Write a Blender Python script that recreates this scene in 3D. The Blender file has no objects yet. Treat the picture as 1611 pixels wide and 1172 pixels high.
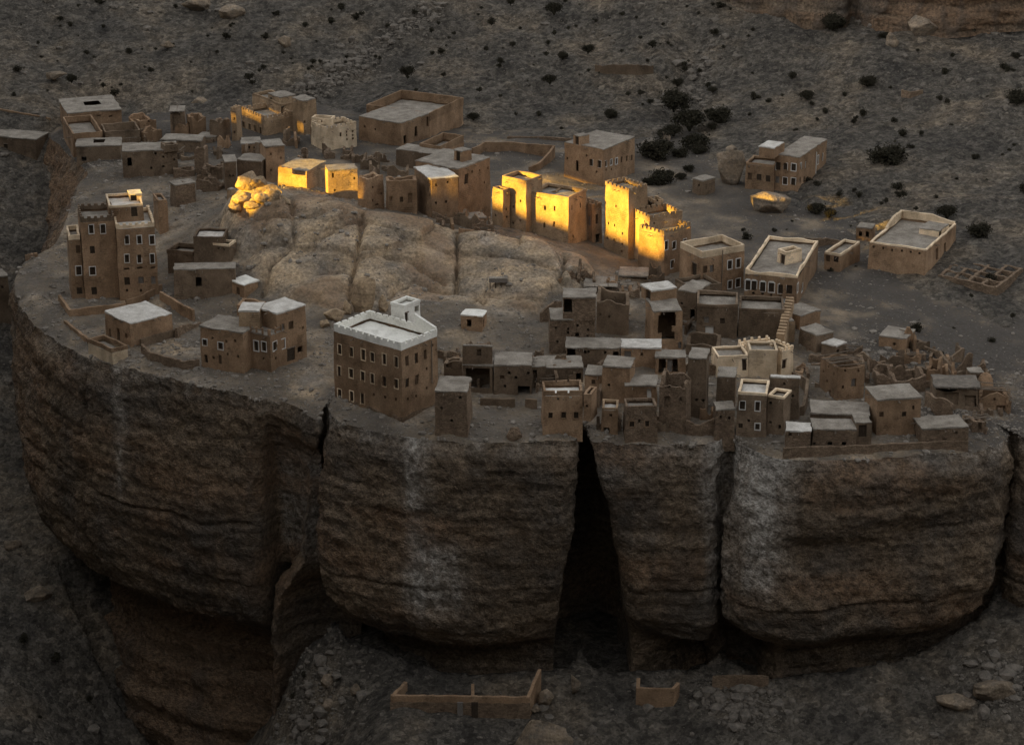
import bpy, math, random
import numpy as np
from mathutils import Vector

# ------------------------------------------------------------------ camera, sky, sun, exposure
R = math.radians
S = bpy.context.scene
COL = S.collection
IW, IH, HFOV, PITCH, CAMH = 1611.0, 1172.0, 24.0, 20.5, 115.0
FP = IW / 2 / math.tan(R(HFOV / 2))

cd = bpy.data.cameras.new('camera')
cam = bpy.data.objects.new('camera', cd)
COL.objects.link(cam)
cam.location = (0, 0, CAMH)
cam.rotation_euler = (R(90 - PITCH), 0, 0)
cd.sensor_fit = 'HORIZONTAL'
cd.angle = R(HFOV)
cd.clip_start, cd.clip_end = 0.5, 6000
S.camera = cam

SUN_EL = 13.0
TRAV = Vector((1.0, 0.50, 0.0)).normalized()           # horizontal direction the sunlight travels
w = bpy.data.worlds.new('World'); S.world = w; w.use_nodes = True
nt = w.node_tree; nt.nodes.clear()
sky = nt.nodes.new('ShaderNodeTexSky'); sky.sky_type = 'NISHITA'; sky.sun_disc = False
sky.sun_elevation = R(SUN_EL)
sky.sun_rotation = math.atan2(-TRAV.x, -TRAV.y)
sky.dust_density = 2.0; sky.air_density = 1.0; sky.ozone_density = 0.6
hs = nt.nodes.new('ShaderNodeHueSaturation'); hs.inputs['Saturation'].default_value = 0.12
bg = nt.nodes.new('ShaderNodeBackground'); bg.inputs['Strength'].default_value = 0.065
wo = nt.nodes.new('ShaderNodeOutputWorld')
nt.links.new(sky.outputs[0], hs.inputs['Color']); nt.links.new(hs.outputs[0], bg.inputs['Color'])
nt.links.new(bg.outputs[0], wo.inputs[0])

sd = bpy.data.lights.new('sun', 'SUN'); sd.energy = 3.4; sd.angle = R(0.5); sd.color = (1.0, 0.58, 0.06)
sun = bpy.data.objects.new('sun', sd); COL.objects.link(sun)
sun.location = (-200, 300, 200)
sun.rotation_euler = Vector((TRAV.x * math.cos(R(SUN_EL)), TRAV.y * math.cos(R(SUN_EL)), -math.sin(R(SUN_EL)))).to_track_quat('-Z', 'Y').to_euler()

S.view_settings.view_transform = 'Standard'; S.view_settings.look = 'None'
S.view_settings.gamma = 1.0; S.view_settings.use_curve_mapping = False
S.view_settings.exposure = 2.6
S.render.engine = 'CYCLES'
S.cycles.diffuse_bounces = 3
random.seed(7)

# ------------------------------------------------------------------ noise and projection helpers
def _h(ix, iy, iz):
    h = (ix.astype(np.uint32) * np.uint32(374761393) + iy.astype(np.uint32) * np.uint32(668265263)
         + iz.astype(np.uint32) * np.uint32(2246822519))
    h = (h ^ (h >> np.uint32(13))) * np.uint32(1274126177)
    h = h ^ (h >> np.uint32(16))
    return h.astype(np.float64) / 4294967295.0

def vnoise(p):
    p = np.asarray(p, float)
    i = np.floor(p).astype(np.int64); f = p - i
    f = f * f * (3 - 2 * f)
    x, y, z = i[:, 0], i[:, 1], i[:, 2]
    fx, fy, fz = f[:, 0], f[:, 1], f[:, 2]
    def c(a, b, d): return _h(x + a, y + b, z + d)
    x00 = c(0,0,0)*(1-fx)+c(1,0,0)*fx; x10 = c(0,1,0)*(1-fx)+c(1,1,0)*fx
    x01 = c(0,0,1)*(1-fx)+c(1,0,1)*fx; x11 = c(0,1,1)*(1-fx)+c(1,1,1)*fx
    y0 = x00*(1-fy)+x10*fy; y1 = x01*(1-fy)+x11*fy
    return (y0*(1-fz)+y1*fz) * 2 - 1

def fbm(p, octv=4, gain=0.5, lac=2.03):
    p = np.array(p, float); a = 1.0; s = np.zeros(len(p)); t = 0
    for k in range(octv):
        s += a * vnoise(p + 17.3 * k); t += a; a *= gain; p = p * lac
    return s / t

def ridged(p, octv=4):
    p = np.array(p, float); a = 1.0; s = np.zeros(len(p)); t = 0
    for k in range(octv):
        s += a * (1 - np.abs(vnoise(p + 11.7 * k))); t += a; a *= 0.5; p = p * 2.07
    return s / t

def smooth(a, b, x):
    t = np.clip((x - a) / (b - a), 0, 1); return t * t * (3 - 2 * t)

cp, sp = math.cos(R(PITCH)), math.sin(R(PITCH))
VIEWS = {'P': (0, 0, 1), 'A': (0, 130, 3.9075), 'B': (330, 110, 3.9075), 'C': (660, 180, 3.9075), 'D': (1040, 180, 2.8214),
         'E': (60, 270, 3.348), 'F': (480, 420, 3.9075), 'G': (830, 410, 3.9075), 'H': (1180, 440, 3.7378),
         'I': (180, 180, 5.582), 'J': (430, 200, 5.582), 'K': (840, 420, 7.105), 'L': (840, 560, 6.196), 'M': (1090, 440, 4.508),
         'N': (1370, 510, 5.58), 'O': (690, 500, 5.86), 'Q': (560, 1020, 2.177)}
def px(v, q):
    o = VIEWS[v]; return (o[0] + q[0] / o[2], o[1] + q[1] / o[2])
def ray(q):
    a = (q[0] - IW / 2) / FP; b = (IH / 2 - q[1]) / FP
    return Vector((a, cp + b * sp, -sp + b * cp))
def at_z(q, z):
    d = ray(q); t = (z - CAMH) / d.z; return Vector((d.x * t, d.y * t, z))
def at_y(q, y):
    d = ray(q); t = y / d.y; return Vector((d.x * t, y, CAMH + d.z * t))

def tps_fit(P):
    P = np.array(P, float); n = len(P); X = P[:, :2] / 50.0; z = P[:, 2]
    d = np.hypot(X[:, None, 0] - X[None, :, 0], X[:, None, 1] - X[None, :, 1])
    K = np.where(d > 0, d * d * np.log(d + 1e-12), 0) + np.eye(n) * 2e-3
    A = np.zeros((n + 3, n + 3)); A[:n, :n] = K
    Q = np.c_[np.ones(n), X]; A[:n, n:] = Q; A[n:, :n] = Q.T
    s = np.linalg.solve(A, np.r_[z, 0, 0, 0])
    return X, s
def tps_eval(F, x, y):
    X, s = F; n = len(X); x = np.asarray(x, float) / 50; y = np.asarray(y, float) / 50
    out = s[n] + s[n + 1] * x + s[n + 2] * y
    for i in range(n):
        r2 = (x - X[i, 0])**2 + (y - X[i, 1])**2
        out = out + s[i] * 0.5 * r2 * np.log(r2 + 1e-12)
    return out

def U(a, b, z): p = at_z((a, b), z); return (p.x, p.y, z)

# ground round the rock: (pixel, level) and (x, y, level) control points
TER = [U(0,560,-22), U(0,760,-33), U(0,950,-42), U(0,1172,-51), U(110,1172,-56), U(110,960,-44), U(250,1172,-60), U(400,1172,-53),
       U(500,1172,-44), U(600,1150,-37.5), U(560,1060,-35.9), U(720,1080,-35.6), U(720,1172,-38), U(900,1060,-34.2), U(900,1172,-38),
       U(1100,1060,-33.6), U(1100,1172,-38), U(1400,1040,-31), U(1400,1172,-36.5), U(1600,1000,-27), U(1600,1172,-35),
       U(-150,1172,-50), U(-150,700,-28), U(1760,1172,-34), U(1760,900,-22),
       (-81.1,421.5,-5), (-99.0,424.2,-1.5), (-77.3,403.1,-15), (-92.7,397.3,-12), (-91.9,374.0,-20), (-124.9,421.9,-1),
       (75.1,306.4,-14), (90.2,306.3,-12), (70.5,322.8,-4), (81.1,339.8,-.6), (106.4,339.7,0), (61.0,348.9,.6), (97.5,374.5,3), (77.3,388.7,3.6), (109.8,423.1,10),
       (-94.2,436.8,2), (-41.9,436.8,2.5), (0.0,436.8,2.5), (41.9,434.7,5), (94.6,436.0,13), (-101.9,487.6,16), (-43.0,487.9,17), (0.0,488.3,18), (43.1,489.6,22), (103.1,492.4,29),
       (-106.1,551.2,34), (-44.7,551.2,34), (0.0,552.7,36), (45.1,556.1,40), (108.5,563.0,47),
       (0.0,351.2,-20), (0.0,317.8,-31), (30.1,317.7,-30), (-40.5,340.0,-26), (-41.1,385.8,-8), (0.0,397.9,-2), (41.2,388.6,1), (31.2,416.1,1.5), (-41.6,415.9,-1), (61.4,368.6,1.6),
       (50.6,334.1,-6), (65.2,309.7,-18), U(470,1030,-37.5), U(445,1100,-44.5), U(640,1052,-34.6), U(1250,1045,-31.8)]
TF = tps_fit(TER)
def terrain(x, y):
    x = np.asarray(x, float); y = np.asarray(y, float)
    xc = np.clip(x, -125, 125); yc = np.clip(y, 240, 558)
    z = tps_eval(TF, xc, yc)
    z = z + 0.42 * np.clip(y - 558, 0, 400) + 6 * smooth(560, 620, y) * np.sin(x * .02)
    # valley floor towards the viewer, then the slope the photographer stands on
    z = z * smooth(120, 240, y) + (1 - smooth(120, 240, y)) * (-48)
    near = 113.4 - 162 * smooth(1.2, 95, y) ** 0.8
    m = smooth(-240, -150, x)
    z = np.where(y < 120, np.maximum(z, near * m - 48 * (1 - m)), z) + 110 * smooth(-12, -130, y) * m  # unseen mountain behind the camera, raised to darken cliffs and low ground
    # right-hand valley side
    z = z + 0.25 * np.clip(x - 125, 0, 500)
    # left-hand valley side
    bl = smooth(-130, -230, x)
    return z * (1 - bl) + (-25 + .03 * np.clip(-x, 0, 1500)) * bl

# top of the rock
TOP = [U(45,445,0), U(95,505,0), U(200,575,0), U(330,598,0), U(450,615,-.2), U(560,658,-.5), U(680,683,-.5), U(800,687,-.6), U(920,689,-.6),
       U(1050,690,-.6), U(1200,697,-.6), U(1400,705,-1), U(1540,695,-1.5), U(1600,645,-2),
       U(120,470,.4), U(250,470,.8), U(400,470,1.5), U(300,560,.3), U(480,560,.6), U(500,500,1.8), U(600,500,1.6), U(720,510,1.5),
       U(850,510,1.5), U(850,600,.2), U(700,600,.2), U(600,600,.3), U(1000,600,.3),
       U(420,440,3.8), U(480,400,6.1), U(570,420,5.4), U(570,380,7.8), U(650,400,5.9), U(650,440,3.5), U(720,400,5.4), U(720,440,3.8), U(720,470,2.6),
       U(850,420,4.2), U(850,450,3.2), U(850,480,2.2), U(480,440,4.2), U(440,370,8.5), U(380,390,5.9),
       U(380,302,12.0), U(410,292,12.5), U(450,310,10.5), U(510,319,10.3), U(570,333,9.7), U(650,348,8.3), U(720,361,7.1), U(800,377,5.9),
       U(850,387,5.1), U(900,406,4.0), U(940,440,2.2),
       U(345,335,5.6), U(330,385,3.6), U(280,340,2.6), U(200,300,2), U(150,260,1.5), U(100,232,1), U(270,400,1.5), U(290,430,1.3),
       (-33.9,372.4,7.6), (-26.6,370.0,6.5), (-10.2,369.9,3.6), (-10.3,380.4,3), (5.1,362.9,3.6), (20.4,357.0,1.6), (-43.2,381.7,4), (-61.8,388.7,2.4), (-83.3,422.1,1),
       (-41.6,412.6,3), (0.0,410.2,2.4), (31.0,398.1,1.8), (30.6,362.8,1.2), (0.0,440.4,1.6), (-41.9,440.5,2.2), (-73.4,440.4,1.4),
       (35.5,339.7,.8), (50.7,339.7,.2), (60.4,319.3,-1), (50.1,305.9,-.7), (30.2,317.1,0), (10.1,322.7,.3), (20.2,334.0,1), (76.0,339.8,-1.5), (77.5,398.1,1)]
PF = tps_fit(TOP)

RIM = [(80,206,1),(100,232,1),(122,255,1),(138,274,1),(120,298,.6),(106,340,.4),(84,382,.2),(44,404,0),(24,432,0),(28,470,0),(58,508,0),(118,546,0),
       (160,563,0),(235,582,0),(310,600,0),(380,613,0),(408,622,0),(425,620,0),(470,634,0),(498,646,0),(510,630,-.2),(519,642,-.3),(535,656,-.4),(580,668,-.4),(640,680,-.5),(700,688,-.5),
       (780,690,-.6),(850,691,-.6),(895,691,-.6),(910,682,-.6),(917,655,-.6),(926,680,-.6),(940,692,-.6),(1000,694,-.6),(1060,694,-.6),(1110,693,-.6),(1128,689,-.6),
       (1148,680,-.6),(1170,694,-.6),(1205,710,-.7),(1240,717,-.8),(1300,718,-.9),(1370,716,-1),(1440,712,-1.1),(1510,706,-1.3),(1560,697,-1.5),(1580,688,-1.7),
       (1590,674,-2),(1602,678,-2),(1640,690,-2),(1720,670,-2)]
RIMW = [at_z((a, b), z) for a, b, z in RIM]
OUT = [(p.x, p.y) for p in RIMW] + [(92, 306), (94, 357), (83, 422), (47, 451), (0, 456), (-42, 456), (-82, 454)]
OUT = np.array(OUT)

def inside(x, y, P):
    x = np.asarray(x); y = np.asarray(y); c = np.zeros(x.shape, bool); n = len(P)
    for i in range(n):
        x1, y1 = P[i]; x2, y2 = P[(i + 1) % n]
        if y1 == y2: continue
        c ^= ((y1 > y) != (y2 > y)) & (x < (x2 - x1) * (y - y1) / (y2 - y1) + x1)
    return c

def ground(x, y):
    x = np.atleast_1d(np.asarray(x, float)); y = np.atleast_1d(np.asarray(y, float))
    t = terrain(x, y)
    return np.where(inside(x, y, OUT), np.maximum(t, tps_eval(PF, x, y)), t)

YS = np.linspace(225, 560, 380)
def hit(q):
    """first point of the ground under image point q"""
    d = ray(q); t = YS / d.y
    gx, gz = d.x * t, CAMH + d.z * t
    f = gz - ground(gx, YS)
    k = int(np.argmax(f < 0))
    if f[k] >= 0: return at_y(q, 480)
    a, b = YS[max(k - 1, 0)], YS[k]
    ys = np.linspace(a, b, 12); t = ys / d.y
    f = CAMH + d.z * t - ground(d.x * t, ys)
    k = int(np.argmax(f < 0)); k = max(k, 1)
    y = ys[k - 1] + (ys[k] - ys[k - 1]) * f[k - 1] / (f[k - 1] - f[k] + 1e-9)
    t = y / d.y
    return Vector((d.x * t, y, CAMH + d.z * t))

# ------------------------------------------------------------------ materials
MATS = {}
def material(name, ramp, scale=0.35, bump=0.5, bscale=3.0, rough=0.95, stretch=(1, 1, 1), mode=None, fine=None, var=0.12, bdist=0.12):
    m = bpy.data.materials.new(name); m.use_nodes = True; MATS[name] = m
    n = m.node_tree.nodes; l = m.node_tree.links; b = n['Principled BSDF']
    b.inputs['Roughness'].default_value = rough
    b.inputs['Specular IOR Level'].default_value = 0.15
    g = n.new('ShaderNodeNewGeometry'); mp = n.new('ShaderNodeMapping'); mp.inputs['Scale'].default_value = stretch
    l.new(g.outputs['Position'], mp.inputs['Vector'])
    t = n.new('ShaderNodeTexNoise'); t.inputs['Scale'].default_value = scale; t.inputs['Detail'].default_value = 5; t.inputs['Roughness'].default_value = 0.62
    l.new(mp.outputs[0], t.inputs['Vector'])
    r = n.new('ShaderNodeValToRGB'); e = r.color_ramp.elements
    e[0].position, e[1].position = 0.3, 0.7
    e[0].color = (*ramp[0], 1); e[1].color = (*ramp[-1], 1)
    for i, c in enumerate(ramp[1:-1]):
        k = e.new(0.3 + 0.4 * (i + 1) / (len(ramp) - 1)); k.color = (*c, 1)
    l.new(t.outputs[0], r.inputs[0]); col = r.outputs[0]
    f = n.new('ShaderNodeTexNoise'); f.inputs['Scale'].default_value = fine or bscale * 1.7; f.inputs['Detail'].default_value = 4; f.inputs['Roughness'].default_value = 0.7
    l.new(g.outputs['Position'], f.inputs['Vector'])
    mr = n.new('ShaderNodeMapRange'); mr.inputs[1].default_value = 0.3; mr.inputs[2].default_value = 0.7
    mr.inputs[3].default_value = 1 - 2.2 * var; mr.inputs[4].default_value = 1 + 2.2 * var
    l.new(f.outputs[0], mr.inputs[0])
    mul = n.new('ShaderNodeVectorMath'); mul.operation = 'SCALE'; l.new(col, mul.inputs[0]); l.new(mr.outputs[0], mul.inputs['Scale']); col = mul.outputs[0]
    bt = n.new('ShaderNodeTexNoise'); bt.inputs['Scale'].default_value = bscale; bt.inputs['Detail'].default_value = 5; bt.inputs['Roughness'].default_value = 0.65
    l.new(mp.outputs[0], bt.inputs['Vector']); hgt = bt.outputs[0]
    if mode == 'stone':
        v = n.new('ShaderNodeTexVoronoi'); v.feature = 'DISTANCE_TO_EDGE'; v.inputs['Scale'].default_value = 3.2
        m2 = n.new('ShaderNodeMapping'); m2.inputs['Scale'].default_value = (1, 1, 1.7); l.new(g.outputs['Position'], m2.inputs['Vector']); l.new(m2.outputs[0], v.inputs['Vector'])
        sm = n.new('ShaderNodeMapRange'); sm.inputs[1].default_value = 0; sm.inputs[2].default_value = 0.12; l.new(v.outputs['Distance'], sm.inputs[0])
        ad = n.new('ShaderNodeMath'); ad.operation = 'ADD'; l.new(sm.outputs[0], ad.inputs[0]); l.new(hgt, ad.inputs[1]); hgt = ad.outputs[0]
        v2 = n.new('ShaderNodeTexVoronoi'); v2.inputs['Scale'].default_value = 3.2; l.new(m2.outputs[0], v2.inputs['Vector'])
        sx = n.new('ShaderNodeSeparateColor'); l.new(v2.outputs['Color'], sx.inputs[0])
        m3 = n.new('ShaderNodeMapRange'); m3.inputs[3].default_value = 0.72; m3.inputs[4].default_value = 1.25; l.new(sx.outputs[0], m3.inputs[0])
        q = n.new('ShaderNodeVectorMath'); q.operation = 'SCALE'; l.new(col, q.inputs[0]); l.new(m3.outputs[0], q.inputs['Scale']); col = q.outputs[0]
    if mode in ('rock', 'stainrock'):
        s = n.new('ShaderNodeTexNoise'); s.inputs['Scale'].default_value = 1.0; s.inputs['Detail'].default_value = 5
        m2 = n.new('ShaderNodeMapping'); m2.inputs['Scale'].default_value = (.10, .10, 1.1); l.new(g.outputs['Position'], m2.inputs['Vector']); l.new(m2.outputs[0], s.inputs['Vector'])
        m3 = n.new('ShaderNodeMapRange'); m3.inputs[1].default_value = .35; m3.inputs[2].default_value = .65; m3.inputs[3].default_value = 0.72; m3.inputs[4].default_value = 1.25; l.new(s.outputs[0], m3.inputs[0])
        q = n.new('ShaderNodeVectorMath'); q.operation = 'SCALE'; l.new(col, q.inputs[0]); l.new(m3.outputs[0], q.inputs['Scale']); col = q.outputs[0]
        v = n.new('ShaderNodeTexVoronoi'); v.inputs['Scale'].default_value = 1.4; l.new(mp.outputs[0], v.inputs['Vector'])
        ad = n.new('ShaderNodeMath'); ad.operation = 'MULTIPLY_ADD'; ad.inputs[1].default_value = 0.35; l.new(v.outputs['Distance'], ad.inputs[0]); l.new(hgt, ad.inputs[2]); hgt = ad.outputs[0]
        v3 = n.new('ShaderNodeTexVoronoi'); v3.inputs['Scale'].default_value = 3.6; l.new(mp.outputs[0], v3.inputs['Vector'])
        sx3 = n.new('ShaderNodeSeparateColor'); l.new(v3.outputs['Color'], sx3.inputs[0])
        m5 = n.new('ShaderNodeMapRange'); m5.inputs[3].default_value = .82; m5.inputs[4].default_value = 1.18; l.new(sx3.outputs[0], m5.inputs[0])
        q = n.new('ShaderNodeVectorMath'); q.operation = 'SCALE'; l.new(col, q.inputs[0]); l.new(m5.outputs[0], q.inputs['Scale']); col = q.outputs[0]
        ad = n.new('ShaderNodeMath'); ad.operation = 'MULTIPLY_ADD'; ad.inputs[1].default_value = -.3; l.new(v3.outputs['Distance'], ad.inputs[0]); l.new(hgt, ad.inputs[2]); hgt = ad.outputs[0]
    if mode == 'stainrock':
        for an, cc, nz in (('pale', (.36, .33, .29), .55), ('rust', (.205, .130, .079), .5), ('char', (.074, .065, .056), .5)):
            a = n.new('ShaderNodeAttribute'); a.attribute_name = an
            k = n.new('ShaderNodeMath'); k.operation = 'MULTIPLY'; l.new(a.outputs['Fac'], k.inputs[0]); l.new(mr.outputs[0], k.inputs[1]); k.use_clamp = True
            x = n.new('ShaderNodeMix'); x.data_type = 'RGBA'; l.new(k.outputs[0], x.inputs[0]); l.new(col, x.inputs[6])
            tint = n.new('ShaderNodeVectorMath'); tint.operation = 'SCALE'; tint.inputs[0].default_value = cc; l.new(mr.outputs[0], tint.inputs['Scale'])
            l.new(tint.outputs[0], x.inputs[7]); col = x.outputs[2]
    if mode == 'gravel':
        for sc, lo, hi, bw in ((1.3, .62, 1.38, .5), (3.4, .7, 1.3, .3)):
            v = n.new('ShaderNodeTexVoronoi'); v.inputs['Scale'].default_value = sc; l.new(g.outputs['Position'], v.inputs['Vector'])
            sx = n.new('ShaderNodeSeparateColor'); l.new(v.outputs['Color'], sx.inputs[0])
            m3 = n.new('ShaderNodeMapRange'); m3.inputs[3].default_value = lo; m3.inputs[4].default_value = hi; l.new(sx.outputs[0], m3.inputs[0])
            q = n.new('ShaderNodeVectorMath'); q.operation = 'SCALE'; l.new(col, q.inputs[0]); l.new(m3.outputs[0], q.inputs['Scale']); col = q.outputs[0]
            ad = n.new('ShaderNodeMath'); ad.operation = 'MULTIPLY_ADD'; ad.inputs[1].default_value = -bw; l.new(v.outputs['Distance'], ad.inputs[0]); l.new(hgt, ad.inputs[2]); hgt = ad.outputs[0]
    if mode == 'wall':
        # each building its own batch of plaster, with flaked patches that show the bricks
        oi_ = n.new('ShaderNodeObjectInfo'); m4 = n.new('ShaderNodeMapRange'); m4.inputs[3].default_value = .80; m4.inputs[4].default_value = 1.22; l.new(oi_.outputs['Random'], m4.inputs[0])
        q = n.new('ShaderNodeVectorMath'); q.operation = 'SCALE'; l.new(col, q.inputs[0]); l.new(m4.outputs[0], q.inputs['Scale']); col = q.outputs[0]
        pn = n.new('ShaderNodeTexNoise'); pn.inputs['Scale'].default_value = .42; pn.inputs['Detail'].default_value = 6; pn.inputs['Roughness'].default_value = .68; l.new(g.outputs['Position'], pn.inputs['Vector'])
        pm = n.new('ShaderNodeMapRange'); pm.inputs[1].default_value = .56; pm.inputs[2].default_value = .60; l.new(pn.outputs[0], pm.inputs[0])
        wv = n.new('ShaderNodeTexWave'); wv.bands_direction = 'Z'; wv.inputs['Scale'].default_value = 1.1; wv.inputs['Distortion'].default_value = 1.2; l.new(g.outputs['Position'], wv.inputs['Vector'])
        cf = n.new('ShaderNodeMapRange'); cf.inputs[3].default_value = .62; cf.inputs[4].default_value = .95; l.new(wv.outputs['Fac'], cf.inputs[0])
        mx = n.new('ShaderNodeMix'); mx.inputs[2].default_value = 1.0; l.new(pm.outputs[0], mx.inputs[0]); l.new(cf.outputs[0], mx.inputs[3])
        q = n.new('ShaderNodeVectorMath'); q.operation = 'SCALE'; l.new(col, q.inputs[0]); l.new(mx.outputs[0], q.inputs['Scale']); col = q.outputs[0]
        ad = n.new('ShaderNodeMath'); ad.operation = 'MULTIPLY_ADD'; ad.inputs[1].default_value = -.5; l.new(pm.outputs[0], ad.inputs[0]); l.new(hgt, ad.inputs[2]); hgt = ad.outputs[0]
        s = n.new('ShaderNodeTexNoise'); s.inputs['Scale'].default_value = 1.0; s.inputs['Detail'].default_value = 4
        m2 = n.new('ShaderNodeMapping'); m2.inputs['Scale'].default_value = (.55, .55, .3); l.new(g.outputs['Position'], m2.inputs['Vector']); l.new(m2.outputs[0], s.inputs['Vector'])
        m3 = n.new('ShaderNodeMapRange'); m3.inputs[1].default_value = .35; m3.inputs[2].default_value = .65; m3.inputs[3].default_value = 0.82; m3.inputs[4].default_value = 1.16; l.new(s.outputs[0], m3.inputs[0])
        q = n.new('ShaderNodeVectorMath'); q.operation = 'SCALE'; l.new(col, q.inputs[0]); l.new(m3.outputs[0], q.inputs['Scale']); col = q.outputs[0]
    l.new(col, b.inputs['Base Color'])
    bp = n.new('ShaderNodeBump'); bp.inputs['Strength'].default_value = bump; bp.inputs['Distance'].default_value = bdist
    l.new(hgt, bp.inputs['Height']); l.new(bp.outputs[0], b.inputs['Normal'])
    return m

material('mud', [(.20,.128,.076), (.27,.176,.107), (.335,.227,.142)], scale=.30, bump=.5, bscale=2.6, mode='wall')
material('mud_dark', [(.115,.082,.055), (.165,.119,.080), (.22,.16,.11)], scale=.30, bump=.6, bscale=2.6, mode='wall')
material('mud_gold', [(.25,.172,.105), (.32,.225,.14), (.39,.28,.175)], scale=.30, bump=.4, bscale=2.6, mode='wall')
material('stone', [(.17,.12,.08), (.24,.17,.115), (.30,.22,.15)], scale=.5, bump=.9, bscale=4, mode='stone')
material('dust', [(.165,.142,.115), (.25,.22,.182), (.34,.305,.258)], scale=.55, bump=.5, bscale=3.0, var=.14)
material('pale', [(.38,.35,.31), (.53,.50,.45), (.66,.63,.58)], scale=.7, bump=.45, bscale=2.5, var=.10)
material('lime', [(.62,.60,.54), (.80,.78,.71), (.88,.86,.79)], scale=.7, bump=.25, bscale=2.5, var=.05)
material('cream', [(.58,.44,.29), (.69,.54,.37), (.77,.62,.44)], scale=.5, bump=.3, bscale=2.5, var=.06, mode='wall')
material('wood', [(.035,.026,.018), (.055,.04,.028), (.08,.06,.042)], scale=3, bump=.4, bscale=8, stretch=(4, 4, .6))
material('grey_wood', [(.14,.125,.11), (.19,.17,.15), (.24,.215,.19)], scale=3, bump=.4, bscale=8, stretch=(4, 4, .6))
material('brown_wood', [(.085,.055,.034), (.12,.08,.05)], scale=3, bump=.4, bscale=8, stretch=(4, 4, .6))
material('white_paint', [(.58,.56,.52), (.66,.64,.60)], scale=3, bump=.2, bscale=8, var=.05)
material('pole', [(.13,.10,.075), (.22,.18,.14)], scale=4, bump=.4, bscale=9)
material('cliff', [(.095,.080,.066), (.145,.108,.075), (.20,.145,.095)], scale=.11, bump=1.0, bscale=1.9, bdist=.5, mode='stainrock', fine=1.6, var=.24)
material('dome', [(.185,.158,.128), (.31,.242,.168), (.45,.33,.205)], scale=.2, bump=.65, bscale=1.6, bdist=.25, mode='stainrock', fine=2.0, var=.2)
material('boulder', [(.15,.13,.105), (.22,.172,.125), (.29,.225,.155)], scale=.8, bump=.8, bscale=2.2, bdist=.2, mode='rock', fine=3)
material('hill', [(.054,.049,.043), (.095,.083,.068), (.165,.131,.094)], scale=.075, bump=1.0, bscale=1.8, bdist=.45, fine=.55, var=.2, mode='gravel')
material('rim_stone', [(.15,.132,.112), (.225,.197,.165), (.31,.275,.232)], scale=1.5, bump=.6, bscale=5)
material('tan_boulder', [(.24,.18,.12), (.33,.245,.158), (.42,.31,.195)], scale=.8, bump=.7, bscale=2.2, bdist=.15, mode='rock', fine=3)
material('rubble', [(.10,.09,.078), (.155,.135,.113), (.225,.195,.16)], scale=1.5, bump=.6, bscale=5)
material('leaf', [(.024,.022,.015), (.048,.042,.027)], scale=2, bump=0, bscale=5, var=.2)
material('metal', [(.30,.30,.29), (.40,.40,.38)], scale=3, bump=.1, bscale=8, rough=.5)

# ------------------------------------------------------------------ mesh helpers
def link(o, parent=None):
    COL.objects.link(o)
    if parent is not None: o.parent = parent
    return o
def tag(o, label=None, cat=None, group=None, kind=None):
    if label: o['label'] = label
    if cat: o['category'] = cat
    if group: o['group'] = group
    if kind: o['kind'] = kind
    return o
def empty(name, loc, label, cat, group=None):
    o = bpy.data.objects.new(name, None); o.empty_display_size = .3; o.location = loc
    link(o); return tag(o, label, cat, group)
def mesh_np(name, V, F, mat, smooth_=True, attrs=None, parent=None):
    """V (n,3) array, F (m,4) or (m,3) int array"""
    V = np.asarray(V, np.float32); F = np.asarray(F, np.int32); k = F.shape[1]
    me = bpy.data.meshes.new(name)
    me.vertices.add(len(V)); me.vertices.foreach_set('co', V.ravel())
    me.loops.add(F.size); me.loops.foreach_set('vertex_index', F.ravel())
    me.polygons.add(len(F)); me.polygons.foreach_set('loop_start', np.arange(len(F), dtype=np.int32) * k)
    me.polygons.foreach_set('use_smooth', np.full(len(F), smooth_))
    me.update(calc_edges=True)
    me.materials.append(MATS[mat])
    for an, av in (attrs or {}).items():
        a = me.attributes.new(an, 'FLOAT', 'POINT'); a.data.foreach_set('value', np.asarray(av, np.float32))
    return link(bpy.data.objects.new(name, me), parent)
def mesh_py(name, V, F, mat, parent=None, smooth_=False):
    me = bpy.data.meshes.new(name); me.from_pydata([tuple(v) for v in V], [], F); me.update()
    me.materials.append(MATS[mat])
    if smooth_: me.polygons.foreach_set('use_smooth', [True] * len(F))
    return link(bpy.data.objects.new(name, me), parent)
def gridF(nr, nc, wrap=False):
    r = np.arange(nr - 1)[:, None]; c = np.arange(nc if wrap else nc - 1)[None, :]
    c2 = (c + 1) % nc
    a = r * nc + c; b = r * nc + c2
    return np.stack([a, b, b + nc, a + nc], -1).reshape(-1, 4)

# ------------------------------------------------------------------ the hillside and valley: one sheet
def axis(a, b, step, outs):
    return np.array(sorted(set(list(np.arange(a, b, step)) + outs)))
ax = axis(-110, 112, .6, [-2500,-1500,-900,-700,-560,-460,-400,-370,-350,-340,-330,-320,-310,-300,-285,-270,-250,-225,-200,-175,-150,-130,-120,115,122,135,150,180,220,280,360,480,700,1000,1600,2500])
ay = axis(240, 500, .6, [-2500,-1200,-600,-300,-150,-80,-40,-20,-10,-4,0,1,2,3.5,6,10,16,25,35,45,55,70,85,100,125,150,175,200,215,225,235,505,512,522,540,560,580,620,680,760,880,1050,1300,1800,2500])
gx, gy = np.meshgrid(ax, ay); gx = gx.ravel(); gy = gy.ravel()
gz = terrain(gx, gy)
P2 = np.c_[gx, gy, gx * 0]
near = ((gx > -125) & (gx < 125) & (gy > 225) & (gy < 535)).astype(float)
gz = gz + near * (1.5 * fbm(P2 * .045, 4) + .75 * fbm(P2 * .2 + 5, 3) + .34 * fbm(P2 * .75 + 9, 3))
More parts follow.
